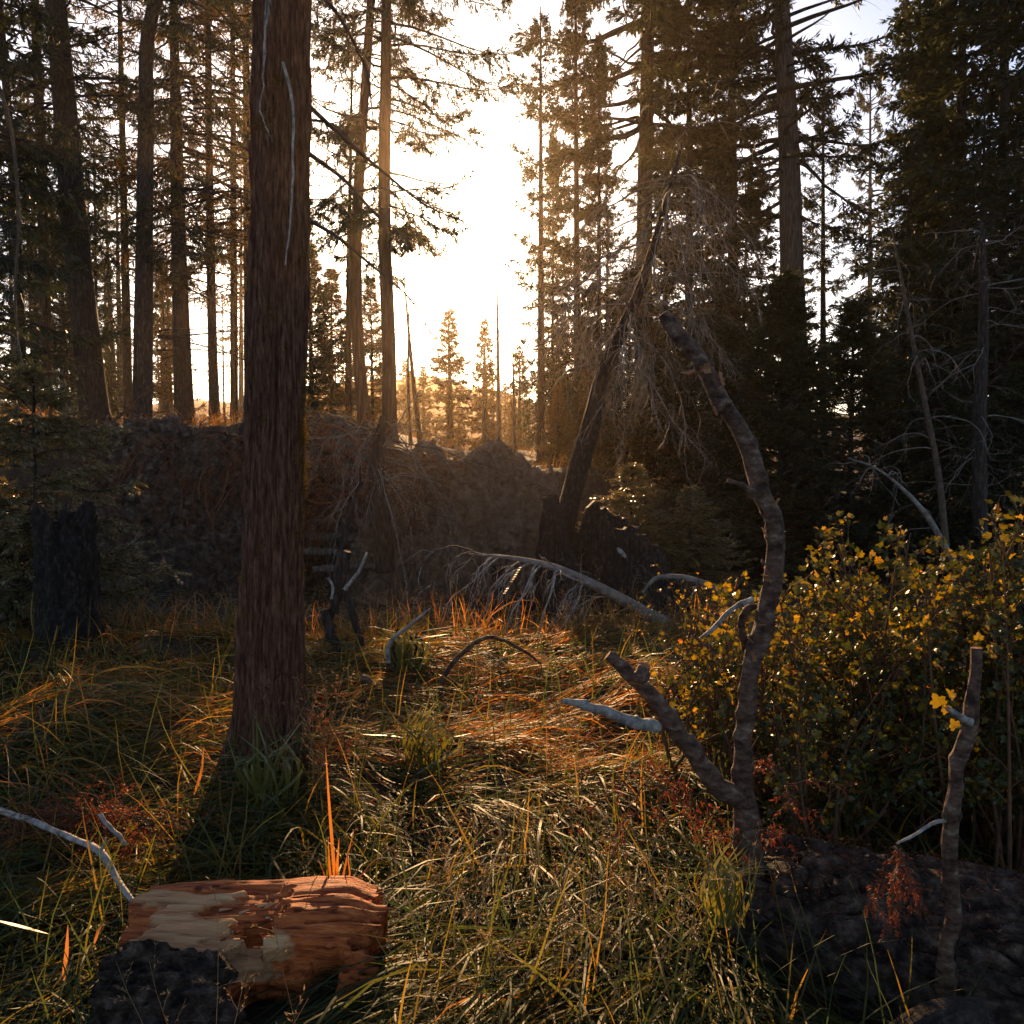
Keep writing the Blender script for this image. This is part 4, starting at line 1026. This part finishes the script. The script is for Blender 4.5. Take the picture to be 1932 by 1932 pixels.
Rr = Rr * (1 - hol * (.36 + .20 * nz + .08 * fbm(np.stack([U * 4, np.cos(TH) * 7, np.sin(TH) * 7], -1), 3)))
Rr = Rr * (1 - .10 * sstep(.80, 1, U) ** 2)
gn = fbm(np.stack([U * 2.2, np.cos(TH) * 16, np.sin(TH) * 16], -1), 4)
ck = fbm(np.stack([U * 1.6 + 4, np.cos(TH) * 6, np.sin(TH) * 6], -1), 3)
rad = np.minimum(Rr, plane) + .008 * gn * (1 - .6 * fresh_a) - .030 * np.exp(-(ck / .035) ** 2) * (1 - .75 * fresh_a)
rad = rad - .045 * hol * np.maximum(0, fbm(np.stack([U * 9, np.cos(TH) * 5, np.sin(TH) * 5], -1), 3))
PT = B0 + (B1 - B0) * U[..., None] + ua * (.030 * fbm(np.stack([np.cos(TH) * 6, np.sin(TH) * 6, U * 2], -1), 3))[..., None] * np.abs(1 - 2 * U[..., None]) ** 3 + rad[..., None] * (np.cos(TH)[..., None] * ef + np.sin(TH)[..., None] * ev)
cut = thing('split_log', 'short split log of red and tan wood with a black bark patch', 'log', B0)
g = G(); k = np.arange(nU - 1)[:, None] * nT; j = np.arange(nT)[None]; j2 = (j + 1) % nT
qs = np.stack([k + j, k + j2, k + nT + j2, k + nT + j], -1)
g.add(PT, qs)
for kk in (0, nU - 1):
    ring = PT[kk]; cc = ring.mean(0); jj = np.arange(nT)
    mid = cc + (ring - cc) * .5 + ua * .006 * np.random.RandomState(kk).normal(0, 1, (nT, 1))
    g.add(np.concatenate([ring, mid, cc[None]]), np.stack([jj, (jj + 1) % nT, nT + (jj + 1) % nT, nT + jj], -1), np.stack([nT + jj, nT + (jj + 1) % nT, jj * 0 + 2 * nT], -1))
core = part('core', g, M['splitwood'], cut)
fa = np.zeros(len(core.data.vertices), np.float32); fa[:fresh_a.size] = fresh_a.ravel()
core.data.attributes.new('fresh', 'FLOAT', 'POINT').data.foreach_set('value', fa)
# boards split off in the grain: outlines lie in the split plane
pn = np.cos(tn) * ef + np.sin(tn) * ev
def on_plane(px, py, off, pn=pn):
    p0 = (B0 + B1) / 2 + pn * off
    dx, dy = (px - CX) / F, (CY - py) / F
    dr = np.array([dx, CP + dy * SP, -SP + dy * CP]); o0 = np.array([0, 0, CAMH])
    return o0 + dr * (np.dot(p0 - o0, pn) / np.dot(dr, pn))
def slab(px, off, th, mat, seed, ang=80, name='split_board'):
    pn = math.cos(math.radians(ang)) * ef + math.sin(math.radians(ang)) * ev
    r = np.random.RandomState(seed); pts = []
    for a, b in zip(px, px[1:] + px[:1]):
        n = max(2, int(math.hypot(b[0] - a[0], b[1] - a[1]) / 14))
        for q in range(n):
            f = q / n; pts.append((a[0] * (1 - f) + b[0] * f + r.normal(0, 1.6), a[1] * (1 - f) + b[1] * f + r.normal(0, 1.6)))
    T = np.array([on_plane(a, b, off, pn) for a, b in pts]); n = len(T)
    T += pn * r.normal(0, .0012, (n, 1)); Lw = T - pn * th; c = T.mean(0) + pn * .0015
    g = G(); j = np.arange(n); j2 = (j + 1) % n
    g.add(np.concatenate([Lw, T]), np.stack([j, j2, n + j2, n + j], -1))
    g.add(np.concatenate([T, c[None]]), None, np.stack([j, j2, j * 0 + n], -1))
    part(name, g, M[mat], cut, smooth=False)
for k in range(70):                                    # splinters along the break
    r = np.random.RandomState(900 + k)
    if k < 40:
        p = on_plane(r.uniform(395, 560), r.uniform(1700, 1790), .225)
        q = np.stack([p, p + ua * r.uniform(.01, .05) + pn * r.uniform(-.004, .02)])
    else:                                              # torn fibres at the right end
        a = r.uniform(.1, 2.3); p = B1 - ua * .03 + r.uniform(.16, .23) * (math.cos(a) * ef + math.sin(a) * ev)
        q = np.stack([p, p + ua * r.uniform(.03, .085) + ev * r.uniform(-.012, .012) + ef * r.uniform(-.012, .012)])
    g = G(); tubes(g, resample(q, 3), np.array([.004, .0028, .0006]) * r.uniform(.6, 1.6), 4); part('splinter', g, M['tan' if k % 2 else 'wood'], cut, smooth=False)
# bark: thick scorched shell on the left front
nu, nth = 120, 130
U2, T2 = np.meshgrid(np.linspace(-.012, .62, nu), np.linspace(-1.6, 1.05, nth), indexing='ij')
q = np.stack([U2 * 2.6, np.cos(T2) * 3.4 + 7, np.sin(T2) * 3.4], -1)
edge = .53 - .12 * (T2 - .2) + .05 * fbm(q * 1.6, 4)
inn = (U2 < edge) & (T2 < .98 - .3 * U2 + .07 * fbm(q * 2.2 + 3, 3))
rr = R0 + .016 + .030 * (1 - 2 * np.abs(fbm(q * 2.0, 4))) + .014 * fbm(q * 8, 3)
rr = rr + .022 * plates(T2 + .1 * fbm(q, 2), U2 * .66 + .01 * fbm(q + 5, 2), 70, .45, 12, 3.0)
rr = np.where(inn, np.maximum(rr, R0 + .006), R0 * .9)
B = B0 + (B1 - B0) * U2[..., None] + rr[..., None] * (np.cos(T2)[..., None] * ef + np.sin(T2)[..., None] * ev)
keep = inn[:-1, :-1] | inn[1:, :-1] | inn[:-1, 1:] | inn[1:, 1:]
ii = np.arange(nu * nth).reshape(nu, nth)
qd = np.stack([ii[:-1, :-1], ii[:-1, 1:], ii[1:, 1:], ii[1:, :-1]], -1)[keep]
g = G(); g.add(B, qd); part('bark', g, M['charlog'], cut, label='scorched black bark patch')
# loose chip
P0 = at(722, 1868, 2.12)
g = G()
for k in range(5):
    c = P0 + np.array([0, 0, -.006 * k]); L, Wd = .05, .028
    bx = np.array([[-L, -Wd, 0], [L, -Wd * .7, .003], [L * .9, Wd, 0], [-L * .8, Wd, .002]]) * (1 + .05 * k) + np.random.RandomState(k).normal(0, .004, (4, 3))
    vv = np.concatenate([c + bx, c + bx - np.array([0, 0, .0055])])
    g.add(vv, [[0, 1, 2, 3], [0, 4, 5, 1], [1, 5, 6, 2], [2, 6, 7, 3], [3, 7, 4, 0], [4, 7, 6, 5]])
single('wood_chip', g, M['wood'], 'small layered red wood chip beside the right end of the split log', 'wood chip', P0, smooth=False)

# ------------------------------------------------------------------ yellow shrub on the right
LT = np.array([(0, 0), (.30, .02), (.47, .20), (.36, .34), (.50, .52), (.36, .66), (.20, .62), (.17, .84), (0, 1.0),
               (-.17, .84), (-.20, .62), (-.36, .66), (-.50, .52), (-.36, .34), (-.47, .20), (-.30, .02)])
LZ = 0.42 * np.abs(LT[:, 0]) ** 1.0 - 0.22 * LT[:, 1] ** 2
LV = np.concatenate([np.stack([LT[:, 0], LT[:, 1], LZ], -1), [[0, .45, -.04]]])
LF = np.array([(i, (i + 1) % 16, 16) for i in range(16)])
leaf_meshes = {}
def leaf_mesh(mat, var):
    if (mat, var) not in leaf_meshes:
        g = G(); v = LV.copy(); r = np.random.RandomState(var)
        v[:, 2] += .05 * np.sin(v[:, 1] * 5 + var) + r.normal(0, .02, len(v)); v[:, 0] *= 1 + .12 * r.normal()
        g.add(v, None, LF); leaf_meshes[(mat, var)] = g.mesh('leaf', M[mat], False)
    return leaf_meshes[(mat, var)]

def shrub(name, label, seed, bases, outline, drange, nstem, per, shoots, nparts, lsize=(.024, .05), bottom=1600, yellow=.5, sprig=(.12, .3)):
    rng = np.random.RandomState(seed)
    ox = [p[0] for p in outline]; oy = [p[1] for p in outline]
    c = gp(*bases[0]); o = thing(name, label, 'shrub', c)
    stems, tops = [], []
    for k in range(nstem):
        bx, bd = bases[rng.randint(len(bases))]
        b = gp(bx + rng.normal(0, 40), bd + rng.normal(0, .12), -.03)
        px = rng.uniform(ox[0], ox[-1]); ty = np.interp(px, ox, oy)
        py = ty - (rng.uniform(0, 32) if k % 6 == 0 else 0) if k % 3 == 0 else ty + (bottom - ty) * rng.uniform(0, .8)
        t = at(px, py, rng.uniform(*drange))
        m = b * .45 + t * .55 + np.array([rng.normal(0, .06), rng.normal(0, .06), .05 + rng.normal(0, .05)])
        stems.append(resample(np.array([b, m, t]), 12))
    for k in range(nstem):
        g = G(); tubes(g, stems[k], np.linspace(.0085, .0026, 12) * rng.uniform(.7, 1.2), 5); part('stem', g, M['stem'], o)
    stems = np.array(stems)
    pt, dd, uu, bb = kids(rng, stems, shoots, .3, 1.0, .9)
    Q = grow(rng, pt, dd + np.array([0, 0, .35]), rng.uniform(*sprig, len(pt)), 7, .1, .35)
    g = G(); tubes(g, Q, np.linspace(.0028, .0012, 7)[None] * np.ones((len(pt), 1)), 3); part('shoot', g, M['stem'], o, kind='stuff')
    allS = [(Q, per), (stems[:, 5:], max(2, per // 2))]
    C, D = [], []
    for (A, n) in allS:
        pt, dd, uu, bb = kids(rng, A, n, .15, 1.0, 1.1)
        C.append(pt); D.append(dd)
    C = np.concatenate(C); D = np.concatenate(D); n = len(C)
    D = norm(D + np.array([0, -.1, -.15]) + rng.normal(0, .3, (n, 3)))
    pet = rng.uniform(.008, .03, n)[:, None]
    L = rng.uniform(*lsize, n)
    Nn = norm(np.array([0, -.25, .6]) + rng.normal(0, .65, (n, 3)))
    Sd = norm(np.cross(D, Nn)); Nn = np.cross(Sd, D)
    base = C + D * pet
    ymask = rng.rand(n) < yellow * (.7 + .7 * sstep(.5, 1.05, base[:, 2]))
    near = np.argsort(base[:, 1] - L * 12)[:nparts]
    isn = np.zeros(n, bool); isn[near] = True
    off = np.array(o.location)
    for i in near:
        ob = bpy.data.objects.new('leaf', leaf_mesh('leaf' if ymask[i] else 'leafg', int(rng.randint(6))))
        COL.objects.link(ob); ob.parent = o
        Mx = np.eye(4); Mx[:3, 0] = Sd[i] * L[i]; Mx[:3, 1] = D[i] * L[i]; Mx[:3, 2] = Nn[i] * L[i]; Mx[:3, 3] = base[i] - off
        ob.matrix_local = Matrix(Mx.tolist())
    g = G()
    for mi, sel in ((0, ymask & ~isn), (1, ~ymask & ~isn)):
        s = np.where(sel)[0]
        if not len(s): continue
        v = LV.copy()
        V = base[s][:, None] + L[s][:, None, None] * (v[None, :, 0:1] * Sd[s][:, None] + v[None, :, 1:2] * D[s][:, None] + v[None, :, 2:3] * Nn[s][:, None])
        g.add(V, None, (LF[None] + np.arange(len(s))[:, None, None] * 17).reshape(-1, 3), mi)
    part('foliage', g, [M['leaf'], M['leafg']], o, smooth=False, kind='stuff')
    g = G(); tubes(g, np.stack([C, base], 1), np.full((n, 2), .0009), 3); part('petiole', g, M['stem'], o, kind='stuff')
    return o
shrub('yellow_shrub', 'large leafy shrub with yellow and green lobed leaves behind the charred log', 41, [(1560, 3.0), (1650, 3.2), (1750, 3.1), (1600, 2.8), (1850, 3.0)],
      [(1440, 1180), (1500, 1150), (1555, 1115), (1572, 1040), (1590, 1075), (1640, 1095), (1690, 1030), (1705, 1000), (1725, 1045), (1760, 1110), (1820, 1115), (1860, 1110)], (2.65, 3.7), 92, 13, 8, 300, (.013, .036), yellow=.42)
shrub('yellow_shrub', 'part cut off by the right edge, a tall leafy yellow shrub beside the large one', 42, [(1900, 3.0), (1980, 3.1), (1940, 2.7)],
      [(1830, 1110), (1860, 1060), (1875, 1015), (1900, 1030), (1932, 1000), (1990, 1010), (2050, 1040)], (2.6, 3.5), 56, 13, 8, 240, (.013, .036), yellow=.36)
shrub('low_shrub', 'low leafy yellow shrub spreading between the bowed limb and the thin reddish shrub', 44, [(1400, 3.3), (1450, 3.1), (1360, 3.5)],
      [(1300, 1260), (1340, 1225), (1400, 1215), (1450, 1190), (1500, 1180)], (2.9, 3.8), 34, 7, 6, 160, (.014, .036), bottom=1500, yellow=.6)
shrub('thin_shrub', 'sparse reddish stemmed shrub with few small leaves left of the tall bowed limb', 43, [(1330, 4.0), (1380, 3.7), (1290, 4.2)],
      [(1245, 1180), (1280, 1130), (1330, 1170), (1380, 1110), (1440, 1150), (1470, 1160)], (3.5, 4.4), 34, 5, 5, 140, (.012, .026), bottom=1420, yellow=.7)
# single large leaves on the cut limb at the right edge
o = thing('leafy_sprig', 'few large yellow leaves around the short side shoot of the cut limb', 'leaf sprig', at(1790, 1400, 2.0))
rng = np.random.RandomState(3)
for (px, py, sz) in [(1775, 1330, .038), (1798, 1318, .034), (1802, 1375, .03), (1845, 1208, .022), (1786, 1345, .03)]:
    ob = bpy.data.objects.new('leaf', leaf_mesh('leaf', int(rng.randint(6)))); COL.objects.link(ob); ob.parent = o
    p = at(px, py, 2.0) - np.array(o.location)
    a = rng.uniform(-.8, .8)
    D = norm(np.array([[math.sin(a), -.2, math.cos(a)]]))[0]; Nn = norm(np.array([[rng.normal(0, .3), -1, .1]]))[0]; Sd = norm(np.cross(D, Nn)[None])[0]; Nn = np.cross(Sd, D)
    Mx = np.eye(4); Mx[:3, 0] = Sd * sz; Mx[:3, 1] = D * sz; Mx[:3, 2] = Nn * sz; Mx[:3, 3] = p
    ob.matrix_local = Matrix(Mx.tolist())
    g = G(); q = at(1832, 1372, 1.93) if py < 1420 else at(1808, 1440, 1.93)
    tubes(g, np.stack([q, at(px, py, 2.0)]), np.full(2, .0012), 4); part('petiole', g, M['stem'], o)

# ------------------------------------------------------------------ rusty dead sprays
def sprays(name, label, spots, d, n, L, grav, seed, cat='dead spray', up=.1, lf=16, ll=.014, lw=.0035):
    rng = np.random.RandomState(seed)
    st = np.array([at(px + rng.normal(0, 6), py + rng.normal(0, 6), d + rng.normal(0, .05)) for px, py in spots for _ in range(n)])
    dr = np.stack([rng.normal(0, 1, len(st)), rng.normal(-.2, .6, len(st)), rng.normal(up, .5, len(st))], -1)
    P = grow(rng, st, dr, rng.uniform(.5, 1.1, len(st)) * L, 10, grav, .4)
    o = thing(name, label, cat, st[0])
    g = G(); tubes(g, P, np.linspace(.0028, .001, 10)[None] * np.ones((len(st), 1)), 4)
    pt, dd, uu, bb = kids(rng, P, 7, .1, 1, .9)
    Q = grow(rng, pt, dd, rng.uniform(.2, .45, len(pt)) * L, 6, grav * .7, .3)
    tubes(g, Q, np.full((len(pt), 6), .0008), 3)
    part('stem', g, M['root'], o)
    C, D, uu, bb = kids(rng, Q, lf, .1, 1, .8)
    m = len(C); g = G()
    leaves(g, C, D, rng.normal(0, 1, (m, 3)) + np.array([0, 0, .6]), ll * rng.uniform(.5, 1.4, m), lw * rng.uniform(.6, 1.3, m))
    part('needles', g, M['redfern'], o, kind='stuff')
sprays('rusty_spray', 'rusty dried conifer spray hanging under the left arm of the bowed limb', [(1180, 1480), (1230, 1470), (1290, 1460), (1255, 1540), (1200, 1560), (1310, 1500)], 2.36, 2, .2, 1.6, 1)
sprays('rusty_spray', 'rusty dried spray at the foot of the bowed limb', [(1380, 1590), (1430, 1560), (1480, 1480)], 2.3, 4, .16, .9, 2)
sprays('rusty_spray', 'rust red dried frond hanging from the thin twig over the charred log', [(1690, 1600), (1702, 1640), (1680, 1660), (1700, 1690)], 1.9, 6, .10, 2.6, 3, ll=.010, lw=.002)
sprays('rusty_spray', 'bed of rust red dried sprays behind the slanting pale stick', [(60, 1540), (110, 1545), (160, 1540), (210, 1550), (260, 1545), (310, 1550), (30, 1560)], 2.95, 8, .22, .8, 4)
sprays('rusty_spray', 'rust brown dried fern beside the right foot of the big cedar', [(585, 1340), (600, 1390), (580, 1430), (610, 1440), (640, 1420)], 3.6, 4, .18, .3, 5, up=.7)

# ------------------------------------------------------------------ grass
def ribbons(g, P, W0, rng, m=0, twist=.5, keel=0.0):
    B, K, _ = P.shape
    T = norm(np.gradient(P, axis=1))
    s = norm(np.stack([T[..., 1], -T[..., 0], T[..., 2] * 0], -1) + 1e-4)
    s = norm(np.broadcast_to(s.mean(1, keepdims=True), s.shape) + rng.normal(0, twist, (B, 1, 3)))
    s = norm(s - T * np.sum(s * T, -1, keepdims=True))
    u = np.linspace(0, 1, K)
    w = W0[:, None] * np.minimum(1, .45 + 2.2 * u)[None] * (1 - u[None] ** 2.6) * .5 + .0003
    V = np.stack([P - s * w[..., None], P + s * w[..., None]], 2)
    i = np.arange(B)[:, None] * K * 2; k = np.arange(K - 1)[None] * 2
    g.add(V, np.stack([i + k, i + k + 1, i + k + 3, i + k + 2], -1).reshape(-1, 4), None, m)

def in_log(x, y):
    a = (y > 1.55) & (y < 2.45) & (x > -.53 * y - .02) & (x < -.33) & (x > -1.12)
    t = (x - A0[0]) * axd[0] + (y - A0[1]) * axd[1]
    q = np.abs((x - A0[0]) * -axd[1] + (y - A0[1]) * axd[0])
    return a | ((q < .30) & (t > 0))

rng = np.random.RandomState(1234)
# tussocks: each throws its blades out, bent over along a slowly turning direction
nT = 1750
u = rng.uniform(0, 1, nT)
ty = 1.45 + (8.2 - 1.45) * u ** 1.25
tx = rng.uniform(-1, 1, nT) * (.70 * ty + .7)
ok = ~in_log(tx, ty) & (np.hypot(tx + 1.15, ty - 3.8) > .16)
edge = sstep(6.4, 8.0, ty + .5 * vnoise(np.stack([tx, ty, tx * 0], -1)))
ok &= rng.rand(nT) > edge * .8
ok &= ~((tx > .55 * ty - .2) & (ty > 4.2) & (rng.rand(nT) < .75))
ok &= ~((tx > .8) & (ty > 2.3) & (ty < 4.0) & (rng.rand(nT) < .6))
tx, ty = tx[ok], ty[ok]; nT = len(tx)
nb = np.clip((72 * (3.6 / (ty + 1.2)) * rng.uniform(.35, 1.6, nT)), 18, 130).astype(int)
b = np.repeat(np.arange(nT), nb); n = len(b)
size = (.24 + .34 * np.abs(vnoise(np.stack([tx * 1.3, ty * 1.3, tx * 0 + 9], -1))) + .12 * rng.rand(nT)) * (1 - .25 * sstep(5, 8, ty))
comb = 2.6 * vnoise(np.stack([tx * .45, ty * .45, tx * 0 + 3], -1)) - .35
x = tx[b] + rng.normal(0, .045, n); y = ty[b] + rng.normal(0, .045, n)
z = gz(x, y) - .015
az = comb[b] + rng.normal(0, .45, n)
up = np.abs(rng.normal(.75, .4, n))
d0 = np.stack([np.cos(az), np.sin(az), up * 1.15], -1)
L = 1.3 * size[b] * rng.uniform(.55, 1.45, n)
K = 8
gr = rng.uniform(1.9, 3.8, n)
P = grow(rng, np.stack([x, y, z], -1), d0, L, K, gr, .16)
fl = gz(P[..., 0], P[..., 1]) + .008 + .10 * rng.rand(n)[:, None] * np.linspace(0, 1, K)[None]
P[..., 2] = np.maximum(P[..., 2], np.where(np.arange(K)[None] > 0, fl, -9))
g = G()
wd = rng.uniform(.0042, .0098, n) * (.42 + .17 * ty[b])
straw = rng.rand(n) < .03 + .46 * sstep(3.0, 4.4, y) + .36 * np.clip(vnoise(np.stack([x * .7, y * .7, x * 0 + 21], -1)) + .4 * (np.abs(y - 5.4) < 1.7), 0, 1) * sstep(2.4, 4.4, y)  # extra straw blades in the middle meadow put its sun patch into the colour
ribbons(g, P[~straw], wd[~straw], rng, 0)
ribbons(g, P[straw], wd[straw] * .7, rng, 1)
# upright fine blades and stalks
m = 3000
y = 1.6 + 6.6 * rng.rand(m) ** 1.1; x = rng.uniform(-1, 1, m) * (.7 * y + .5)
k = ~in_log(x, y) & ~((x > .55 * y - .2) & (y > 4.0)); x, y = x[k], y[k]; m = len(x)
dd = np.stack([rng.normal(0, .35, m), rng.normal(0, .35, m), np.ones(m)], -1)
P = grow(rng, np.stack([x, y, gz(x, y) - .01], -1), dd, rng.uniform(.22, .55, m), 6, rng.uniform(.1, 1.1, m), .15)
ribbons(g, P, rng.uniform(.003, .007, m), rng, 0)
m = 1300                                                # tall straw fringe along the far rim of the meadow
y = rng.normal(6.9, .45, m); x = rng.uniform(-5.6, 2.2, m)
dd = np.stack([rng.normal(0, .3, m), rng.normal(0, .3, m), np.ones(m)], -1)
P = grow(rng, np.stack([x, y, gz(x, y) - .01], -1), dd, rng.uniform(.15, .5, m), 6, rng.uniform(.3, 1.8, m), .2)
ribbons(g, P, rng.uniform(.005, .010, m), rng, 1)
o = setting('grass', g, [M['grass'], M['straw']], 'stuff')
print('grass blades', n)

# fine seed grass
def seed_stalks(g, rng, base, dirs, L, m=0, grain=16, sz=.011):
    P = grow(rng, base, dirs, L, 7, .25, .15)
    tubes(g, P, np.linspace(.0013, .0006, 7)[None] * np.ones((len(P), 1)), 3, m)
    pt, dd, uu, bb = kids(rng, P, 7, .55, 1, .8)
    Q = grow(rng, pt, dd, L[bb] * rng.uniform(.05, .16, len(bb)), 4, .3, .25)
    tubes(g, Q, np.full((len(Q), 4), .0005), 3, m)
    C, D, uu, bb = kids(rng, Q, 5, .2, 1, .7)
    leaves(g, C, D, rng.normal(0, 1, (len(C), 3)), sz * rng.uniform(.6, 1.3, len(C)), .28 * sz * np.ones(len(C)), m)
g = G()
for (px, d, n, sx, sd) in [(960, 2.1, 20, .12, .12), (1090, 2.0, 12, .1, .1), (520, 1.95, 5, .06, .03), (1000, 2.5, 12, .2, .15), (620, 3.4, 30, .15, .12), (980, 7.2, 30, .6, .3), (1320, 4.6, 26, .25, .3),
                           (760, 6.8, 30, .3, .3), (480, 6.6, 22, .5, .3), (300, 6.5, 20, .6, .2), (1250, 2.0, 8, .1, .1), (1130, 5.5, 30, .4, .4), (1180, 1.9, 8, .1, .1), (1480, 3.9, 24, .3, .3)]:
    b0 = gp(px, d); x = b0[0] + rng.normal(0, sx, n); y = b0[1] + rng.normal(0, sd, n)
    y = np.where(in_log(x, y), y - .35, y)
    seed_stalks(g, rng, np.stack([x, y, gz(x, y)], -1), np.stack([rng.normal(0, .3, n), rng.normal(0, .3, n), np.ones(n)], -1), rng.uniform(.25, .6, n))
setting('seed_grass', g, M['seed'], 'stuff')

def tuft(name, label, blades, mat, cat='grass tuft', seed=0):
    """blades: ([(px,py)...], distance, width in photo px)"""
    r = np.random.RandomState(seed); b0 = at(*blades[0][0][0], blades[0][1])
    o = thing(name, label, cat, b0)
    for pts, d, w in blades:
        P = resample(np.array([at(a, b, d + .02 * i) for i, (a, b) in enumerate(pts)]), 9)[None]
        g = G(); ribbons(g, P, np.array([w * d / F]), r, 0, .05); part('blade', g, M[mat], o)
tuft('orange_tuft', 'upright glowing orange sedge blades just behind the split log', [
    ([(637, 1715), (629, 1620), (622, 1530), (614, 1410)], 2.42, 7), ([(632, 1715), (622, 1640), (619, 1580)], 2.44, 6), ([(640, 1715), (650, 1640), (668, 1566)], 2.4, 7), ([(640, 1715), (636, 1640), (640, 1580)], 2.43, 7),
    ([(645, 1715), (670, 1660), (705, 1636)], 2.38, 6), ([(634, 1715), (660, 1650), (658, 1600), (676, 1586)], 2.4, 5), ([(630, 1715), (612, 1650), (600, 1620)], 2.4, 5), ([(650, 1715), (690, 1640), (770, 1575)], 2.4, 6)], 'orange')
tuft('orange_tuft', 'pair of orange blades folded over in the grass above the split log', [([(366, 1500), (380, 1455), (384, 1410)], 3.3, 8), ([(384, 1410), (400, 1435), (420, 1452)], 3.3, 9)], 'orange')
tuft('orange_tuft', 'short orange blades left of the black bark patch', [([(120, 1850), (126, 1790), (128, 1745)], 2.0, 9), ([(0, 1738), (40, 1748), (92, 1762)], 2.15, 9), ([(178, 1780), (188, 1752), (200, 1738)], 2.1, 7)], 'orange')
tuft('yellow_tuft', 'long yellow blades leaning at the bottom edge in the middle', [([(1060, 1932), (1075, 1860), (1110, 1790), (1150, 1770)], 1.95, 11), ([(1092, 1932), (1110, 1870), (1130, 1815)], 1.93, 9),
    ([(1215, 1960), (1222, 1860), (1230, 1790)], 1.9, 10), ([(1250, 1790), (1225, 1720), (1180, 1640)], 2.1, 10)], 'blade')
r = np.random.RandomState(8)
tuft('green_tuft', 'upright green sedge tuft in front of the foot of the bowed limb', [([(1370 + r.normal(0, 14), 1750), (1370 + r.normal(0, 25), 1660), (1370 + r.normal(0, 70), 1560 + r.uniform(0, 90))], 2.05 + r.normal(0, .03), r.uniform(4, 8)) for _ in range(44)], 'blade')
tuft('green_tuft', 'upright yellow green sedge tuft in the middle of the meadow', [([(800 + r.normal(0, 18), 1460), (800 + r.normal(0, 28), 1400), (805 + r.normal(0, 60), 1310 + r.uniform(0, 80))], 3.7 + r.normal(0, .05), r.uniform(5, 8)) for _ in range(44)], 'blade')
tuft('green_tuft', 'dark green sedge tuft against the foot of the big cedar', [([(500 + r.normal(0, 22), 1540), (500 + r.normal(0, 34), 1440), (500 + r.normal(0, 60), 1340 + r.uniform(0, 120))], 3.3 + r.normal(0, .05), r.uniform(5, 9)) for _ in range(30)], 'blade')
tuft('green_tuft', 'sedge tuft growing over the small grassy stump', [([(765 + r.normal(0, 16), 1290), (765 + r.normal(0, 22), 1215), (768 + r.normal(0, 34), 1160 + r.uniform(0, 60))], 5.1 + r.normal(0, .05), r.uniform(4, 7)) for _ in range(40)], 'blade')
tuft('berry_stalk', 'thin stalk with a row of small reddish beads before the fallen pale branch', [([(912, 1185), (945, 1130), (985, 1062)], 6.2, 3)] + [([(950 + 2.7 * k, 1120 - 4.4 * k), (954 + 2.7 * k, 1118 - 4.4 * k)], 6.2, 6) for k in range(12)], 'straw', 'plant')

# ------------------------------------------------------------------ litter and undergrowth
g = G()
n = 2600
y = rng.uniform(6.3, 12.2, n); x = rng.uniform(-1, 1, n) * (.7 * y)
a = rng.uniform(0, 2 * np.pi, n); L = rng.uniform(.08, .6, n) * rng.uniform(.4, 1, n)
P = grow(rng, np.stack([x, y, gz(x, y) + .03], -1), np.stack([np.cos(a), np.sin(a), rng.normal(.05, .2, n)], -1), L, 5, .1, .3)
P[..., 2] = np.maximum(P[..., 2], gz(P[..., 0], P[..., 1]) + .004)
R = (rng.uniform(.002, .007, n))[:, None] * np.linspace(1, .5, 5)[None]
k = rng.rand(n) < .45
tubes(g, P[k], R[k], 4, 0); tubes(g, P[~k], R[~k], 4, 1)
n = 9000                                              # needles and leaf scraps
y = rng.uniform(6.0, 13, n); x = rng.uniform(-1, 1, n) * (.7 * y); a = rng.uniform(0, 2 * np.pi, n)
leaves(g, np.stack([x, y, gz(x, y) + .015], -1), np.stack([np.cos(a), np.sin(a), rng.normal(.1, .3, n)], -1), rng.normal(0, .5, (n, 3)) + np.array([0, 0, 1]), rng.uniform(.02, .06, n), rng.uniform(.008, .02, n), 2)
setting('forest_litter', g, [M['deadtwig'], M['browntwig'], M['straw']], 'stuff')

g = G()
n = 26000
y = 13.5 + 55 * rng.rand(n) ** 1.6; x = rng.uniform(-1, 1, n) * (.72 * y)
keep = vnoise(np.stack([x * .5, y * .5, x * 0], -1)) > -.25
x, y = x[keep], y[keep]; n = len(x)
dd = np.stack([rng.normal(0, .5, n), rng.normal(0, .5, n), np.ones(n)], -1)
sc = .4 + .6 * np.abs(vnoise(np.stack([x * .8, y * .8, x * 0 + 4], -1)))
P = grow(rng, np.stack([x, y, gz(x, y)], -1), dd, rng.uniform(.3, .9, n) * sc, 4, .8, .3)
ribbons(g, P, rng.uniform(.012, .03, n) * (y / 22) ** .5, rng, 0, .6)
setting('undergrowth', g, M['under'], 'stuff')

# ------------------------------------------------------------------ haze
hb = G()
x0, x1, y0, y1, z0, z1 = -460, 460, -40, 330, -4, 34
v = [(a, b, c) for c in (z0, z1) for b in (y0, y1) for a in (x0, x1)]
hb.add(v, [[0, 2, 3, 1], [4, 5, 7, 6], [0, 1, 5, 4], [2, 6, 7, 3], [0, 4, 6, 2], [1, 3, 7, 5]])
hm = bpy.data.materials.new('haze'); hm.use_nodes = True
t = hm.node_tree; t.nodes.remove(t.nodes['Principled BSDF'])
pv = t.nodes.new('ShaderNodeVolumePrincipled')
pv.inputs['Color'].default_value = (1.0, .76, .52, 1); pv.inputs['Density'].default_value = .0006; pv.inputs['Anisotropy'].default_value = .84
t.links.new(pv.outputs[0], t.nodes['Material Output'].inputs['Volume'])
setting('haze', hb, hm, 'stuff', False)
